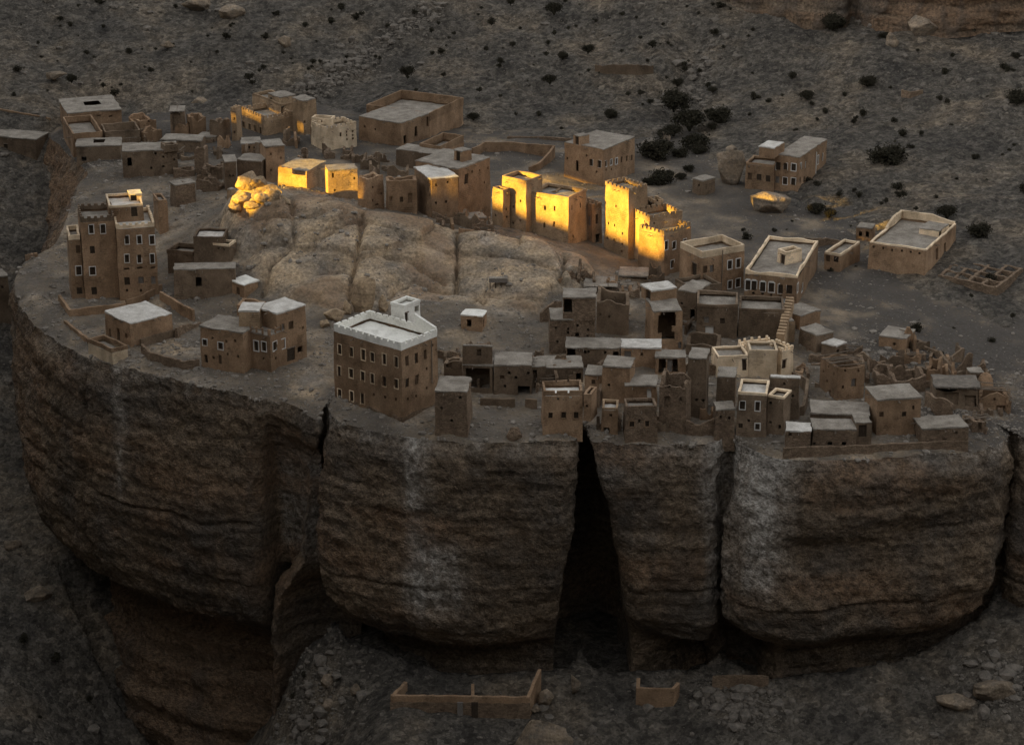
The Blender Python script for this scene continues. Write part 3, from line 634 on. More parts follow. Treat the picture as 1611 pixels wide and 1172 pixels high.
DIAG = False
class House:
    def __init__(s, name, label, cat='house', group=None):
        s.name, s.label, s.cat, s.group, s.root = name, label, cat, group, None
        s.last = None
    def start(s, loc):
        if s.root is None: s.root = empty(s.name, loc, s.label, s.cat, s.group)
        return s.root
    def put(s, name, V, F, mat, parent=None, smooth_=False):
        o = Vector(s.root.location)
        me = bpy.data.meshes.new(name)
        A = np.asarray(V, float) - np.array(o)[None, :]
        me.from_pydata(A.tolist(), [], F); me.update(); me.materials.append(MATS[mat])
        if smooth_: me.polygons.foreach_set('use_smooth', [True] * len(me.polygons))
        return link(bpy.data.objects.new(name, me), parent or s.root)

    def vol(s, v, TL, TC, TR=None, yb=None, depth=None, z=None, on=None, roof='flat', ph=.55, mat='mud', rmat='dust', pmat=None, jag=0, win=(), bt=.018,
            by=None, cren=None, lip=.12, amp=.13, y=None, hole=None, dz=0, ang=None, drop=1.8):
        TC = px(v, TC); TLy = TL[1]; TRy = TR[1] if TR else None
        TL = px(v, (TL[0], TL[1] or 0)); TR = px(v, (TR[0], TR[1] or 0)) if TR else None
        qb = (TC[0], px(v, (0, yb))[1])
        if on is not None: B = at_z(qb, on['zr'])
        elif y is not None: B = at_y(qb, y)
        elif z is not None: B = at_z(qb, z)
        else: B = hit(qb)
        B.z += dz
        T = at_y(TC, B.y); zt = T.z; zb = B.z
        if zt - zb < .8: zt = zb + .8; T.z = zt
        lw = abs(TL[0] - TC[0]); rw = abs(TR[0] - TC[0]) if TR else 0
        if by is None:
            by = 'L' if (TLy is not None and (TR is None or TRy is None or lw >= rw)) else 'R'
        aL = aR = None
        if TLy is not None:
            g = at_z(TL, zt) - T; aL = math.atan2(g.y, -g.x)
        if TRy is not None:
            g = at_z(TR, zt) - T; aR = math.atan2(g.x, g.y)
        if ang is not None: a_ = R(ang)
        else:
            a_ = aL if by == 'L' else aR
            if aL is not None and aR is not None and abs(aL - aR) < R(34):
                wl, wr = (lw * 1.3 + 1, rw + 1) if by == 'L' else (lw + 1, rw * 1.3 + 1)
                a_ = (aL * wl + aR * wr) / (wl + wr)
        e1 = Vector((-math.cos(a_), math.sin(a_), 0)); e2 = Vector((math.sin(a_), math.cos(a_), 0))
        l1 = min(max(abs(solve_len(T, e1, TL[0])), 1.0), 18)
        l2 = min(max(abs(solve_len(T, e2, TR[0])), 1.0), 18) if TR else (depth or 4.0)
        if depth and TR:
            if by == 'L': l2 = depth
            else: l1 = depth
        if DIAG: print('VOL', s.name, s.label[:46], 'yaw %.0f' % math.degrees(a_), None if aL is None else round(math.degrees(aL)), None if aR is None else round(math.degrees(aR)), 'l %.1f %.1f h %.1f' % (l1, l2, zt - zb), 'zb %.1f y %.0f' % (zb, B.y))
        c = [B + e1 * l1, B.copy(), B + e2 * l2, B + e1 * l1 + e2 * l2]       # left, corner, right, back
        for q in c: q.z = 0
        cen = (c[0] + c[2]) / 2
        half = max(min(l1, l2) / 2, .8)
        h = zt - zb
        has_par = roof in ('par', 'cren', 'wavy')
        zr = zt - (ph if has_par else 0)
        root = s.start((B.x, B.y, zb))
        bot = zb - (drop if on is None else .25)
        if on is None and drop > 1: bot = min(bot, float(np.min(ground([q.x for q in c], [q.y for q in c]))) - .8); bot = max(bot, zb - 5.0)
        def pos(f, u, zz, d=0.0):
            a, b = c[f], c[(f + 1) % 4]; L = (b - a).length; t = (b - a) / L
            n = Vector((t.y, -t.x, 0))                                       # outward
            p = a + t * u
            kk = 1 - bt * (zz - zb) / half * .5
            p = cen + (p - cen) * kk - n * d
            return Vector((p.x, p.y, zz))
        # order c: L -> C -> R -> B ; outward normal check
        t0 = (c[1] - c[0]).normalized(); n0 = Vector((t0.y, -t0.x, 0))
        flip = n0.dot(cen - c[0]) > 0
        sgn = -1 if flip else 1
        lens = [l1, l2, l1, l2]
        ops = {0: [], 1: []}
        S_ = VIEWS[v][2]
        rw_ = random.Random(int(B.y * 91 + B.x * 37))
        for wv in win:
            q = px(v, wv[:2]); ty = wv[2]
            f = 0 if q[0] <= TC[0] + .4 else 1
            if len(wv) > 5: f = wv[5]
            a = c[f]; tt = (c[f + 1] - c[f]).normalized()
            nn = Vector((tt.y, -tt.x, 0)); d = ray(q)
            den = d.dot(nn)
            if abs(den) < .02: continue
            k = (a - Vector((0, 0, CAMH))).dot(nn) / den
            W = Vector((0, 0, CAMH)) + d * k
            uc = (W - a).dot(tt); zc = W.z
            ww, hh = WT[ty]
            if len(wv) > 4 and wv[3]:
                mpp = (W - Vector((0, 0, CAMH))).length / FP / S_
                ww = wv[3] * mpp / max(abs(tt.x), .25); hh = wv[4] * mpp / .92
            ww *= rw_.uniform(.88, 1.1); hh *= rw_.uniform(.9, 1.08); zc += rw_.uniform(-.06, .06)
            u0, u1 = uc - ww / 2, uc + ww / 2; z0, z1 = zc - hh / 2, zc + hh / 2
            if u0 < .12 or u1 > lens[f] - .12: 
                if ww < lens[f] - .3:
                    sft = max(.14 - u0, 0) - max(u1 - lens[f] + .14, 0); u0 += sft; u1 += sft
                else: continue
            z1 = min(z1, zr - .12); z0 = max(z0, zb - .2)
            if z1 - z0 < .15: continue
            if any(u0 < o[1] + .06 and u1 > o[0] - .06 and z0 < o[3] + .06 and z1 > o[2] - .06 for o in ops[f]) and ty != 'h': continue
            ops[f].append((u0, u1, z0, z1, ty))
        # outer walls, one continuous mesh with real openings
        V = []; F = []; idx = {}
        def vid(f, u, zz, d):
            L = lens[f]
            key = (round(pos(f, u, zz, sgn * d).x, 3), round(pos(f, u, zz, sgn * d).y, 3), round(zz, 3))
            if key not in idx: idx[key] = len(V); V.append(pos(f, u, zz, sgn * d))
            return idx[key]
        rs = random.Random(int(abs(B.x) * 131 + B.y * 17))
        jag_z = {}
        def topz(f, u):
            if not jag: return zr
            p = pos(f, u, zb)
            kz = (round(p.x, 2), round(p.y, 2))
            if kz not in jag_z:
                g = float(fbm(np.array([[p.x * .42, p.y * .42, zb + 3.1]]), 3)[0]) * 1.6
                jag_z[kz] = zr - jag * min(max(.35 + g, 0), 1) - rs.uniform(0, .18)
            return jag_z[kz]
        for f in range(4):
            L = lens[f]; O = ops.get(f, [])
            us = set([0.0, L]); zs = set([bot, zr])
            m = max(1, int(L / (.45 if jag else 1.1)))
            for k in range(1, m): us.add(L * k / m)
            mz = max(1, int((zr - bot) / 1.2))
            for k in range(1, mz): zs.add(bot + (zr - bot) * k / mz)
            edges_u = [x for o in O for x in o[:2]]; edges_z = [x for o in O for x in o[2:4]]
            us = [x for x in us if x in (0.0, L) or all(abs(x - e) > .12 for e in edges_u)] + edges_u
            zs = [x for x in zs if x in (bot, zr) or all(abs(x - e) > .12 for e in edges_z)] + edges_z
            us = sorted(set(round(x, 3) for x in us)); zs = sorted(set(round(x, 3) for x in zs))
            def filled(i, j):
                if i < 0 or j < 0 or i >= len(us) - 1 or j >= len(zs) - 1: return True
                uc, zc = (us[i] + us[i + 1]) / 2, (zs[j] + zs[j + 1]) / 2
                return not any(o[0] < uc < o[1] and o[2] < zc < o[3] for o in O)
            def zz(i, j):
                return min(zs[j], topz(f, us[i])) if jag else zs[j]
            for i in range(len(us) - 1):
                for j in range(len(zs) - 1):
                    if filled(i, j):
                        q = [vid(f, us[i], zz(i, j), 0), vid(f, us[i + 1], zz(i + 1, j), 0), vid(f, us[i + 1], zz(i + 1, j + 1), 0), vid(f, us[i], zz(i, j + 1), 0)]
                        qq = [x for k, x in enumerate(q) if x not in q[:k]]
                        if len(qq) >= 3: F.append(tuple(qq))
                    else:
                        dd = .32
                        for (di, dj, A, Bq) in ((-1, 0, (i, j), (i, j + 1)), (1, 0, (i + 1, j), (i + 1, j + 1)), (0, -1, (i, j), (i + 1, j)), (0, 1, (i, j + 1), (i + 1, j + 1))):
                            if filled(i + di, j + dj):
                                F.append((vid(f, us[A[0]], zz(*A), 0), vid(f, us[Bq[0]], zz(*Bq), 0), vid(f, us[Bq[0]], zz(*Bq), dd), vid(f, us[A[0]], zz(*A), dd)))
            if jag:                                                           # inner skin and broken crest
                th = .45
                for i in range(len(us) - 1):
                    a0, a1 = topz(f, us[i]), topz(f, us[i + 1])
                    ua, ub = min(max(us[i], th), L - th), min(max(us[i + 1], th), L - th)
                    F.append((vid(f, us[i], a0, 0), vid(f, us[i + 1], a1, 0), vid(f, ub, a1 - .03, th), vid(f, ua, a0 - .03, th)))
                    F.append((vid(f, ua, a0 - .03, th), vid(f, ub, a1 - .03, th), vid(f, ub, bot, th), vid(f, ua, bot, th)))
        A = np.array([tuple(p) for p in V])
        q = A * np.array([.55, .55, .4])
        A[:, 0] += amp * vnoise(q + 3.7); A[:, 1] += amp * vnoise(q + 33.1)
        s.put('wall', A, F, mat)
        # roof
        if roof != 'open':
            ins = .30 if has_par else -lip
            nx = max(2, int(l1 / .9)); ny = max(2, int(l2 / .9))
            top = []; kk = 1 - bt * (zr - zb) / half * .5
            def rp(i, j, zz_, extra=0):
                a = (l1 + 2 * lip if not has_par else l1 - .6) ; b = (l2 + 2 * lip if not has_par else l2 - .6)
                p = cen + (e1 * (a * (i / nx - .5)) + e2 * (b * (j / ny - .5))) * kk
                return (p.x, p.y, zz_)
            zo = zr - (.28 if has_par else -.10)
            RV = np.array([rp(i, j, zo) for j in range(ny + 1) for i in range(nx + 1)])
            RV[:, 2] += .09 * vnoise(RV * .8 + 5) + .05 * vnoise(RV * 2.3)
            if not has_par:
                RV[:, 0] += .17 * vnoise(RV * 1.3 + 9); RV[:, 1] += .17 * vnoise(RV * 1.3 + 19)
            RF = []
            for j in range(ny):
                for i in range(nx):
                    if hole and abs((i + .5) / nx - hole[0]) < hole[2] and abs((j + .5) / ny - hole[1]) < hole[3]: continue
                    a = j * (nx + 1) + i; RF.append((a, a + 1, a + nx + 2, a + nx + 1))
            bd = list(range(nx + 1)) + [j * (nx + 1) + nx for j in range(1, ny + 1)] + [ny * (nx + 1) + i for i in range(nx - 1, -1, -1)] + [j * (nx + 1) for j in range(ny - 1, 0, -1)]
            nb = len(RV); dn = RV[bd].copy(); dn[:, 2] = zr - (.5 if has_par else .10) ; RV = np.vstack([RV, dn])
            for k in range(len(bd)):
                k2 = (k + 1) % len(bd); RF.append((bd[k], bd[k2], nb + k2, nb + k))
            s.put('roof', RV, RF, rmat)
        if has_par:
            PV = None; PFc = []
            ptsall = [pos(f, 0, zr) for f in range(4)]
            for f in range(4):
                a, b = ptsall[f], ptsall[(f + 1) % 4]
                if flip: pass
                if roof == 'cren':
                    w_, g_, m_ = cren or (.55, .45, .4)
                    P, H = cren_line(a, b, max(ph - m_, .15), w_, g_, m_)
                elif roof == 'wavy':
                    P = sample_line([a, b], .5)
                    H = [max(.15, ph * (.75 + .5 * float(vnoise(np.array([[p.x * .5, p.y * .5, zr]]))[0]))) for p in P]
                else:
                    P = sample_line([a, b], .8)
                    H = [ph + .05 * float(vnoise(np.array([[p.x, p.y, zr]]))[0]) for p in P]
                Vs, Fs = strip(P, H, .28 * (1 if not flip else -1) * 1.0, base_drop=0.0, amp=.08)
                Vs[:, 2] += (f % 2) * .004
                o = 0 if PV is None else len(PV)
                PV = Vs if PV is None else np.vstack([PV, Vs]); PFc += [tuple(x + o for x in t) for t in Fs]
            s.put('parapet', PV, PFc, pmat or mat)
        # shutters, doors and plaster surrounds
        for f in (0, 1):
            tt = (c[f + 1] - c[f]).normalized(); nn = Vector((tt.y, -tt.x, 0)) * sgn
            for (u0, u1, z0, z1, ty) in ops[f]:
                if ty in ('s', 'l', 'h', 'v', 'b'): continue
                O = pos(f, (u0 + u1) / 2, (z0 + z1) / 2)
                def loc(V_):
                    return [tuple(O + tt * x - nn * y_ + Vector((0, 0, z_))) for x, y_, z_ in V_]
                wd, ht = u1 - u0, z1 - z0; Vb = []; Fb = []
                x0, x1, a0, a1 = -wd / 2, wd / 2, -ht / 2, ht / 2
                if ty in ('d', 'p'):
                    box_vf(x0 - .03, x1 + .03, .20, .27, a0, a1 + .03, Vb, Fb)
                    for k in (-.25, .25): box_vf(wd * k - .04, wd * k + .04, .17, .199, a0 + .05, a1 - .05, Vb, Fb)
                    door = s.put('door', loc(Vb), Fb, 'wood' if ty == 'd' else 'white_paint')
                    Vb, Fb = [], []
                    box_vf(x0 - .06, x1 + .06, -.04, .12, a1 + .005, a1 + .14, Vb, Fb); s.put('lintel', loc(Vb), Fb, 'pole', door)
                    continue
                box_vf(x0 - .03, x1 + .03, .20, .25, a0 - .03, a1 + .03, Vb, Fb)
                for k in ((0,) if wd < 1.2 else (-.25, .0, .25)): box_vf(wd * k - .035, wd * k + .035, .15, .199, a0, a1, Vb, Fb)
                for k in (-.02, .28): box_vf(x0, x1, .16, .198, a0 + ht * (.5 + k) - .03, a0 + ht * (.5 + k) + .03, Vb, Fb)
                wi = s.put('window', loc(Vb), Fb, 'wood' if ty in ('w', 'm', 'a') else rw_.choice(['grey_wood', 'wood', 'brown_wood']))
                if ty in ('w', 'a', 'm'):
                    Vb, Fb = [], []; t_ = rw_.uniform(.07, .12)
                    box_vf(x0 - t_, x0, -.05, .06, a0 - t_, a1 + t_, Vb, Fb); box_vf(x1, x1 + t_, -.05, .06, a0 - t_, a1 + t_, Vb, Fb)
                    box_vf(x0, x1, -.05, .06, a0 - t_, a0, Vb, Fb); box_vf(x0, x1, -.05, .06, a1, a1 + t_, Vb, Fb)
                    if ty == 'a': box_vf(x0 + .08, x1 - .08, -.05, .06, a1 + t_ + .002, a1 + t_ + .14, Vb, Fb)
                    s.put('surround', loc(Vb), Fb, s.sur if hasattr(s, 'sur') else 'white_paint', wi)
        if on is None and l1 > 2.2 and h > 2.4 and not jag:                   # wooden rain spouts under the roof edge
            for f in (0, 1):
                nn = Vector(((c[f + 1] - c[f]).normalized().y, -(c[f + 1] - c[f]).normalized().x, 0))
                for k in range(1 if lens[f] < 5 else 2):
                    p = pos(f, lens[f] * rw_.uniform(.2, .8), zr - .25); V_, F_ = tube([p + nn * -.1, p + nn * rw_.uniform(.45, .75) + Vector((0, 0, -.08))], .055, 5)
                    s.put('rain_spout', V_, F_, 'pole')
        s.last = dict(zr=zo + .02 if roof != 'open' else zb, zt=zt, zb=zb, c=c, e1=e1, e2=e2, l1=l1, l2=l2, cen=cen, T=T, B=B)
        return s.last

    def beams(s, v_, n=6, along='e1', mat='pole', over=.3, zoff=.0, spread=(.1, .9), lo=0, hi=1):
        """roof poles lying across a volume"""
        a, b = (v_['e1'], v_['e2']) if along == 'e1' else (v_['e2'], v_['e1'])
        la, lb = (v_['l1'], v_['l2']) if along == 'e1' else (v_['l2'], v_['l1'])
        rs = random.Random(n * 7 + int(v_['zt'] * 10))
        for k in range(n):
            t = spread[0] + (spread[1] - spread[0]) * k / max(n - 1, 1) + rs.uniform(-.02, .02)
            o = v_['cen'] + b * (lb * (t - .5)) + Vector((0, 0, v_['zt'] + zoff + rs.uniform(-.25, .1)))
            p0 = o + a * (la * (lo - .5) - over) ; p1 = o + a * (la * (hi - .5) + over * rs.uniform(.2, 1)) + Vector((0, 0, rs.uniform(-.7, .2)))
            V, F = tube([p0, p1], .075, 5); s.put('roof_pole', V, F, mat)
    def ground_mark(s): pass

def tube(P, r, n=6):
    V = []; F = []
    for i, p in enumerate(P):
        a = P[max(i - 1, 0)]; b = P[min(i + 1, len(P) - 1)]; t = (b - a).normalized()
        u = t.cross(Vector((0, 0, 1))); u = u.normalized() if u.length > .05 else Vector((1, 0, 0)); w_ = t.cross(u)
        for k in range(n):
            an = 2 * math.pi * k / n; q = p + (u * math.cos(an) + w_ * math.sin(an)) * (r if not isinstance(r, (list, tuple)) else r[i]); V.append((q.x, q.y, q.z))
    for i in range(len(P) - 1):
        for k in range(n):
            a, b = i * n + k, i * n + (k + 1) % n; F.append((a, b, b + n, a + n))
    F.append(tuple(range(n - 1, -1, -1))); F.append(tuple(range((len(P) - 1) * n, len(P) * n)))
    return V, F

def wall(name, label, v, pts, thick=.4, mat='mud', rag=.15, cat='wall', group=None, step=.5, cren=None, z=None):
    """free-standing wall; pts = (x, y of its foot, height in metres)"""
    P = []; H = []
    for q in pts:
        g = hit(px(v, q[:2])) if z is None else at_z(px(v, q[:2]), z); P.append(g); H.append(q[2])
    PP = []; HH = []
    for i in range(len(P) - 1):
        m = max(1, int((P[i + 1] - P[i]).length / step))
        for k in range(m):
            t = k / m; PP.append(P[i].lerp(P[i + 1], t)); HH.append(H[i] * (1 - t) + H[i + 1] * t)
    PP.append(P[-1]); HH.append(H[-1])
    nz = fbm(np.array([(p.x * .5, p.y * .5, 7.7) for p in PP]), 3)
    HH = [max(.2, h + rag * n * 1.6 + (random.uniform(-.5, .3) * rag)) for h, n in zip(HH, nz)]
    root = empty(name, P[0], label, cat, group)
    V, F = strip(PP, HH, thick, base_drop=1.2, amp=.06)
    V = V - np.array(P[0])[None, :]
    mesh_py('masonry', V, F, mat, root)
    return root

def ico(sub=2):
    import bmesh
    bm = bmesh.new(); bmesh.ops.create_icosphere(bm, subdivisions=sub, radius=1)
    V = np.array([v.co[:] for v in bm.verts]); F = np.array([[x.index for x in f.verts] for f in bm.faces]); bm.free(); return V, F
ICO2 = ico(4); ICO1 = ico(2); ICO0 = ico(1)
def rock(name, label, q, size, cat='boulder', group=None, mat='boulder', seed=0, v='P', sink=.25, flat=1.0, base=ICO2, ang=0.0, rough_=.3, p=None):
    g = p or on_top(hit(px(v, q))); V, F = base
    N = V.copy()
    n1 = fbm(V * .9 + seed * 3.1, 3); n2 = ridged(V * 2.1 + seed * 1.7, 3)
    r = 1 + rough_ * n1 + .3 * (n2 - .6) + .10 * fbm(V * 4.3 + seed, 3)
    N = V * r[:, None]
    # a few cleaved faces
    rs = random.Random(seed)
    for k in range(18):
        d = np.array([rs.gauss(0, 1), rs.gauss(0, 1), rs.gauss(0, .8)]); d /= np.linalg.norm(d); lim = rs.uniform(.5, .86)
        t = N @ d; ex = np.clip(t - lim, 0, None); N = N - (ex * .97)[:, None] * d
    N = N * (1 + .05 * fbm(V * 6 + seed, 3) + .10 * (n2 - .6))[:, None] * np.array(size) * 1.12
    c, s_ = math.cos(ang), math.sin(ang); N[:, :2] = N[:, :2] @ np.array([[c, s_], [-s_, c]])
    N[:, 2] += size[2] * (1 - sink * 2) * flat
    o = mesh_np(name, N, F, mat); o.location = g
    tag(o, label, cat, group)
    return o
# ------------------------------------------------------------------ the village: left and back
MB = 'mud_brick_house'
# -- far left, beyond the rock
h = House(MB, 'low grey house beyond the cliff at the left edge, one dark doorway', 'house')
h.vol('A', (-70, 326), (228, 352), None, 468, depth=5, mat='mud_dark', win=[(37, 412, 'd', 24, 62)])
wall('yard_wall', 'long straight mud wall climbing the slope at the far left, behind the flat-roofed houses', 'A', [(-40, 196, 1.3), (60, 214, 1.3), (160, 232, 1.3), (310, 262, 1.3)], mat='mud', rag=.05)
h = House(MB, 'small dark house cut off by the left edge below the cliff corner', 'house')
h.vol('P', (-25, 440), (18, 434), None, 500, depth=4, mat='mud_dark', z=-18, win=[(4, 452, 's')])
# -- back left cluster
h = House(MB, 'long flat-roofed house with a row of slit windows, rearmost at the left', 'house')
h.vol('A', (370, 152), (425, 192), (755, 168), 330, by='R', mat='mud', rmat='dust', win=[(455, 212, 'v'), (530, 206, 'v'), (605, 202, 'v'), (680, 210, 'v')], hole=(.55, .55, .12, .12))
h = House(MB, 'open-roofed courtyard house with tall bare walls behind the roof with a hole', 'house')
h.vol('A', (390, 245), (455, 316), (640, 302), 455, by='R', roof='par', ph=1.1, mat='mud', win=[(410, 350, 's'), (432, 368, 's')])
h.vol('A', (625, 262), (650, 305), (866, 290), 400, by='R', roof='par', ph=1.4, mat='mud_dark')
h = House(MB, 'squat house with a square hole in its dusty roof, left edge of the plateau', 'house')
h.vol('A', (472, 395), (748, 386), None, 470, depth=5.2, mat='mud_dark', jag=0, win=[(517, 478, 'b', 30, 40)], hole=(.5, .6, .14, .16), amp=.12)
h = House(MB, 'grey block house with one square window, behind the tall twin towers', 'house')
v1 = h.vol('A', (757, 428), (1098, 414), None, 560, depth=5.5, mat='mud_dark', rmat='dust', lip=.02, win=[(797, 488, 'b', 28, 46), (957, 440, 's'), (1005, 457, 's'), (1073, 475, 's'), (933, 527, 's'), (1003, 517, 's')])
h.vol('A', (1010, 385), (1098, 376), None, 414, on=v1, depth=2.6, roof='open', jag=.3, mat='mud_dark')
RU = 'ruined_house'
h = House(RU, 'tall roofless ruin with a stepped wall, leftmost of the back ruins', 'ruin')
h.vol('A', (795, 165), (866, 225), (965, 205), 330, by='R', roof='open', jag=1.0, mat='mud', win=[(830, 230, 's'), (915, 240, 's')])
h.vol('A', (868, 275), (940, 285), None, 372, depth=3, roof='open', jag=.8, mat='mud', win=[(885, 345, 's')])
h = House(RU, 'ruin with a dark open front and sagging roof beside the stepped ruin', 'ruin')
v1 = h.vol('A', (985, 165), (1050, 180), (1140, 178), 335, by='R', depth=4, jag=.5, mat='mud_dark', win=[(1085, 235, 'h', 55, 120)])
h.beams(v1, 5)
h = House(RU, 'narrow leaning wall stump right of the dark-fronted ruin', 'ruin')
h.vol('A', (1150, 190), (1190, 215), (1240, 260), 345, roof='open', jag=1.4, mat='mud', depth=2.5, by='L')
h = House(RU, 'crumbled tower stump left of the golden fortress', 'ruin')
h.vol('A', (1290, 225), (1350, 232), (1420, 225), 365, roof='open', jag=1.3, mat='mud_dark', by='L')
h = House(RU, 'low fallen-in house with grey rubble roof behind the grey block house', 'ruin')
h.vol('I', (415, 225), (760, 235), None, 330, depth=4, jag=.8, mat='mud_dark', amp=.15)
h = House(RU, 'small flat hut half buried among the back ruins', 'hut')
h.vol('I', (725, 195), (880, 205), None, 255, depth=3, mat='mud_dark')
h = House(RU, 'pair of broken stone pillars with a dark gap in the rubble', 'ruin')
h.vol('I', (705, 285), (800, 290), None, 520, depth=2.2, roof='open', jag=1.5, mat='stone')
h.vol('I', (765, 440), (955, 445), None, 560, depth=2.5, roof='open', jag=.8, mat='stone', win=[(868, 505, 'h', 65, 80)])
h = House(RU, 'low roofless walls in front of the broken pillars', 'ruin')
h.vol('I', (520, 478), (705, 470), None, 545, depth=2.5, roof='open', jag=.5, mat='stone')
h = House(MB, 'stone hut with bare roof slats, on the path left of the sunlit rock', 'hut')
v1 = h.vol('I', (495, 590), (545, 625), (720, 600), 810, by='R', mat='stone', rmat='dust')
h.beams(v1, 6, along='e2', zoff=.15, over=-.4, lo=.35, hi=.75, spread=(.35, .7), mat='pole')
h.vol('I', (720, 570), (905, 600), None, 680, depth=2.5, roof='open', jag=1.0, mat='stone')
h = House(MB, 'dark plain house with layered dusty roofs left of the sunlit rock top', 'house')
v1 = h.vol('I', (975, 420), (1082, 415), (1300, 430), 660, by='L', mat='mud_dark', win=[(1015, 540, 's'), (1045, 540, 's')], depth=4)
h.vol('I', (1082, 400), (1300, 415), None, 620, depth=4, mat='mud_dark', amp=.1)
h = House(MB, 'narrow tower with a ruined top behind the brightest house', 'tower house')
h.vol('I', (1290, 285), (1335, 288), (1505, 275), 610, by='R', mat='mud', jag=.5, win=[(1367, 352, 's'), (1460, 387, 's'), (1497, 380, 's'), (1375, 487, 's')])
h = House(MB, 'small house with a side recess below the fortress front', 'house')
h.vol('I', (1068, 245), (1120, 260), (1285, 255), 340, by='R', depth=4, mat='mud', win=[(1183, 290, 's'), (1230, 295, 's')])
# -- the fortress
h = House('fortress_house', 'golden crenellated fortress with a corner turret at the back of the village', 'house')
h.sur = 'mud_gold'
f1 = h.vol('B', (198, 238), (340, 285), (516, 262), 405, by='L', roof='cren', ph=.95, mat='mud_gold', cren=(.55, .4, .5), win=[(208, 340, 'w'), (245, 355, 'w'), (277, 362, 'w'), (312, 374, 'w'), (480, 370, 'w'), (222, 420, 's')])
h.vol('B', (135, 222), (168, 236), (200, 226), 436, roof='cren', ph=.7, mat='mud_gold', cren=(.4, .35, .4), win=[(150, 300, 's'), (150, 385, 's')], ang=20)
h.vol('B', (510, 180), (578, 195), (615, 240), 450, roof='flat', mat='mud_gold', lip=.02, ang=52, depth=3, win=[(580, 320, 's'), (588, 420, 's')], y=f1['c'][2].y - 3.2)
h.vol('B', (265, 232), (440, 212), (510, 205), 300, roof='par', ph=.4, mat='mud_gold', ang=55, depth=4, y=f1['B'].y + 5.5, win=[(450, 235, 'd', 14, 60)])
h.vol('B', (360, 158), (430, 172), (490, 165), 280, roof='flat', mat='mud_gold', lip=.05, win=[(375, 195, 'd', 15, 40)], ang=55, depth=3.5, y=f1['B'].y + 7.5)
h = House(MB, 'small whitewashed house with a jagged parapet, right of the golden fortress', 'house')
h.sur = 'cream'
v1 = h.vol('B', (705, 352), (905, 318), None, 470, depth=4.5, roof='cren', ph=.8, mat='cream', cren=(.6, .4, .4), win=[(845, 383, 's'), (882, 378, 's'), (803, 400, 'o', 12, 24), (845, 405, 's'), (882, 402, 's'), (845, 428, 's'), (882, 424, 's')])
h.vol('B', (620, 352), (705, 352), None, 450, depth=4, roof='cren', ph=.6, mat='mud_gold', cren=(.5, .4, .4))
h.vol('B', (625, 292), (750, 300), None, 345, on=v1, depth=2, roof='par', ph=.4, mat='cream', win=[(690, 315, 'd', 18, 48)])
# -- large walled houses at the back
h = House(MB, 'large plain house with a high-walled roof yard, highest at the back', 'house')
v1 = h.vol('B', (918, 286), (1178, 332), (1352, 265), 475, by='L', roof='flat', lip=.0, mat='mud', rmat='dust', win=[(953, 352, 's'), (1018, 368, 's'), (1200, 432, 'b', 16, 48), (1270, 380, 'b', 16, 54), (1340, 322, 'b', 14, 56)])
h.vol('B', (962, 205), (1352, 266), (1560, 140), 330, roof='par', ph=1.5, mat='mud', rmat='dust', by='R', y=v1['c'][2].y + .2)
h = House(MB, 'walled terrace house with two roof levels below the large plain house', 'house')
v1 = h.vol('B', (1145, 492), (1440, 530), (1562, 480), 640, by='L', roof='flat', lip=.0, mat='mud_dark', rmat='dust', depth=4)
h.vol('B', (1290, 455), (1420, 470), (1562, 410), 540, roof='par', ph=1.2, mat='mud', by='R', y=v1['c'][2].y + .3, depth=None)
wall('yard_wall', 'wavy enclosure wall round the empty yard behind the sunlit towers', 'C', [(330, 265, 1.6), (400, 236, 1.8), (560, 232, 1.8), (830, 262, 2.0)], mat='mud', rag=.08)
wall('yard_wall', 'stepped side wall of the empty yard, running down towards the sunlit towers', 'C', [(680, 372, 1.4), (745, 350, 1.6), (800, 300, 1.8), (832, 262, 2.0)], mat='mud', rag=.1)
wall('yard_wall', 'low terrace wall on the slope above the empty yard', 'C', [(540, 150, .4), (700, 152, .5), (930, 165, .5)], mat='stone', rag=.1)
# -- middle row behind the rock dome
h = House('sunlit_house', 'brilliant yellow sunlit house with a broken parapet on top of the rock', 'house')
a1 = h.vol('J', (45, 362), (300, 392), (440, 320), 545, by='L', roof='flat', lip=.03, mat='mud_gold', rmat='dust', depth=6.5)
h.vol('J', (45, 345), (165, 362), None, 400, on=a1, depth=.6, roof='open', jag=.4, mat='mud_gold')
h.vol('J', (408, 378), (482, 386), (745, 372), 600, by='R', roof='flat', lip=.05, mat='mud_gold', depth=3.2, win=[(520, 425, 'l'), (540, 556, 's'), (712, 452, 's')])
h = House(RU, 'roofless house with one upright wall right of the yellow sunlit house', 'ruin')
h.vol('J', (745, 430), (838, 445), (975, 415), 700, by='R', roof='open', jag=.4, mat='mud', win=[(878, 532, 's'), (952, 585, 's'), (872, 645, 's'), (905, 690, 'b', 30, 36)])
h = House(RU, 'ragged-topped house with two dark windows behind the rock crest', 'ruin')
h.vol('J', (975, 455), (1003, 470), (1265, 465), 725, by='R', roof='open', jag=.7, mat='mud', depth=4, win=[(1035, 630, 'b', 30, 46), (1130, 640, 'o', 30, 46), (1203, 625, 'b', 36, 78)])
h = House(MB, 'dusty-roofed house with pocked walls left of the collapsed lean-to', 'house')
v1 = h.vol('C', (-30, 345), (75, 402), (240, 388), 640, by='L', roof='flat', lip=.08, mat='mud', rmat='pale', win=[(62, 432, 's'), (100, 435, 's'), (175, 418, 's'), (40, 545, 's'), (100, 545, 's'), (165, 540, 's'), (60, 500, 's')])
h = House(MB, 'broad house with a little stair room on its flat roof, behind the dusty-roofed one', 'house')
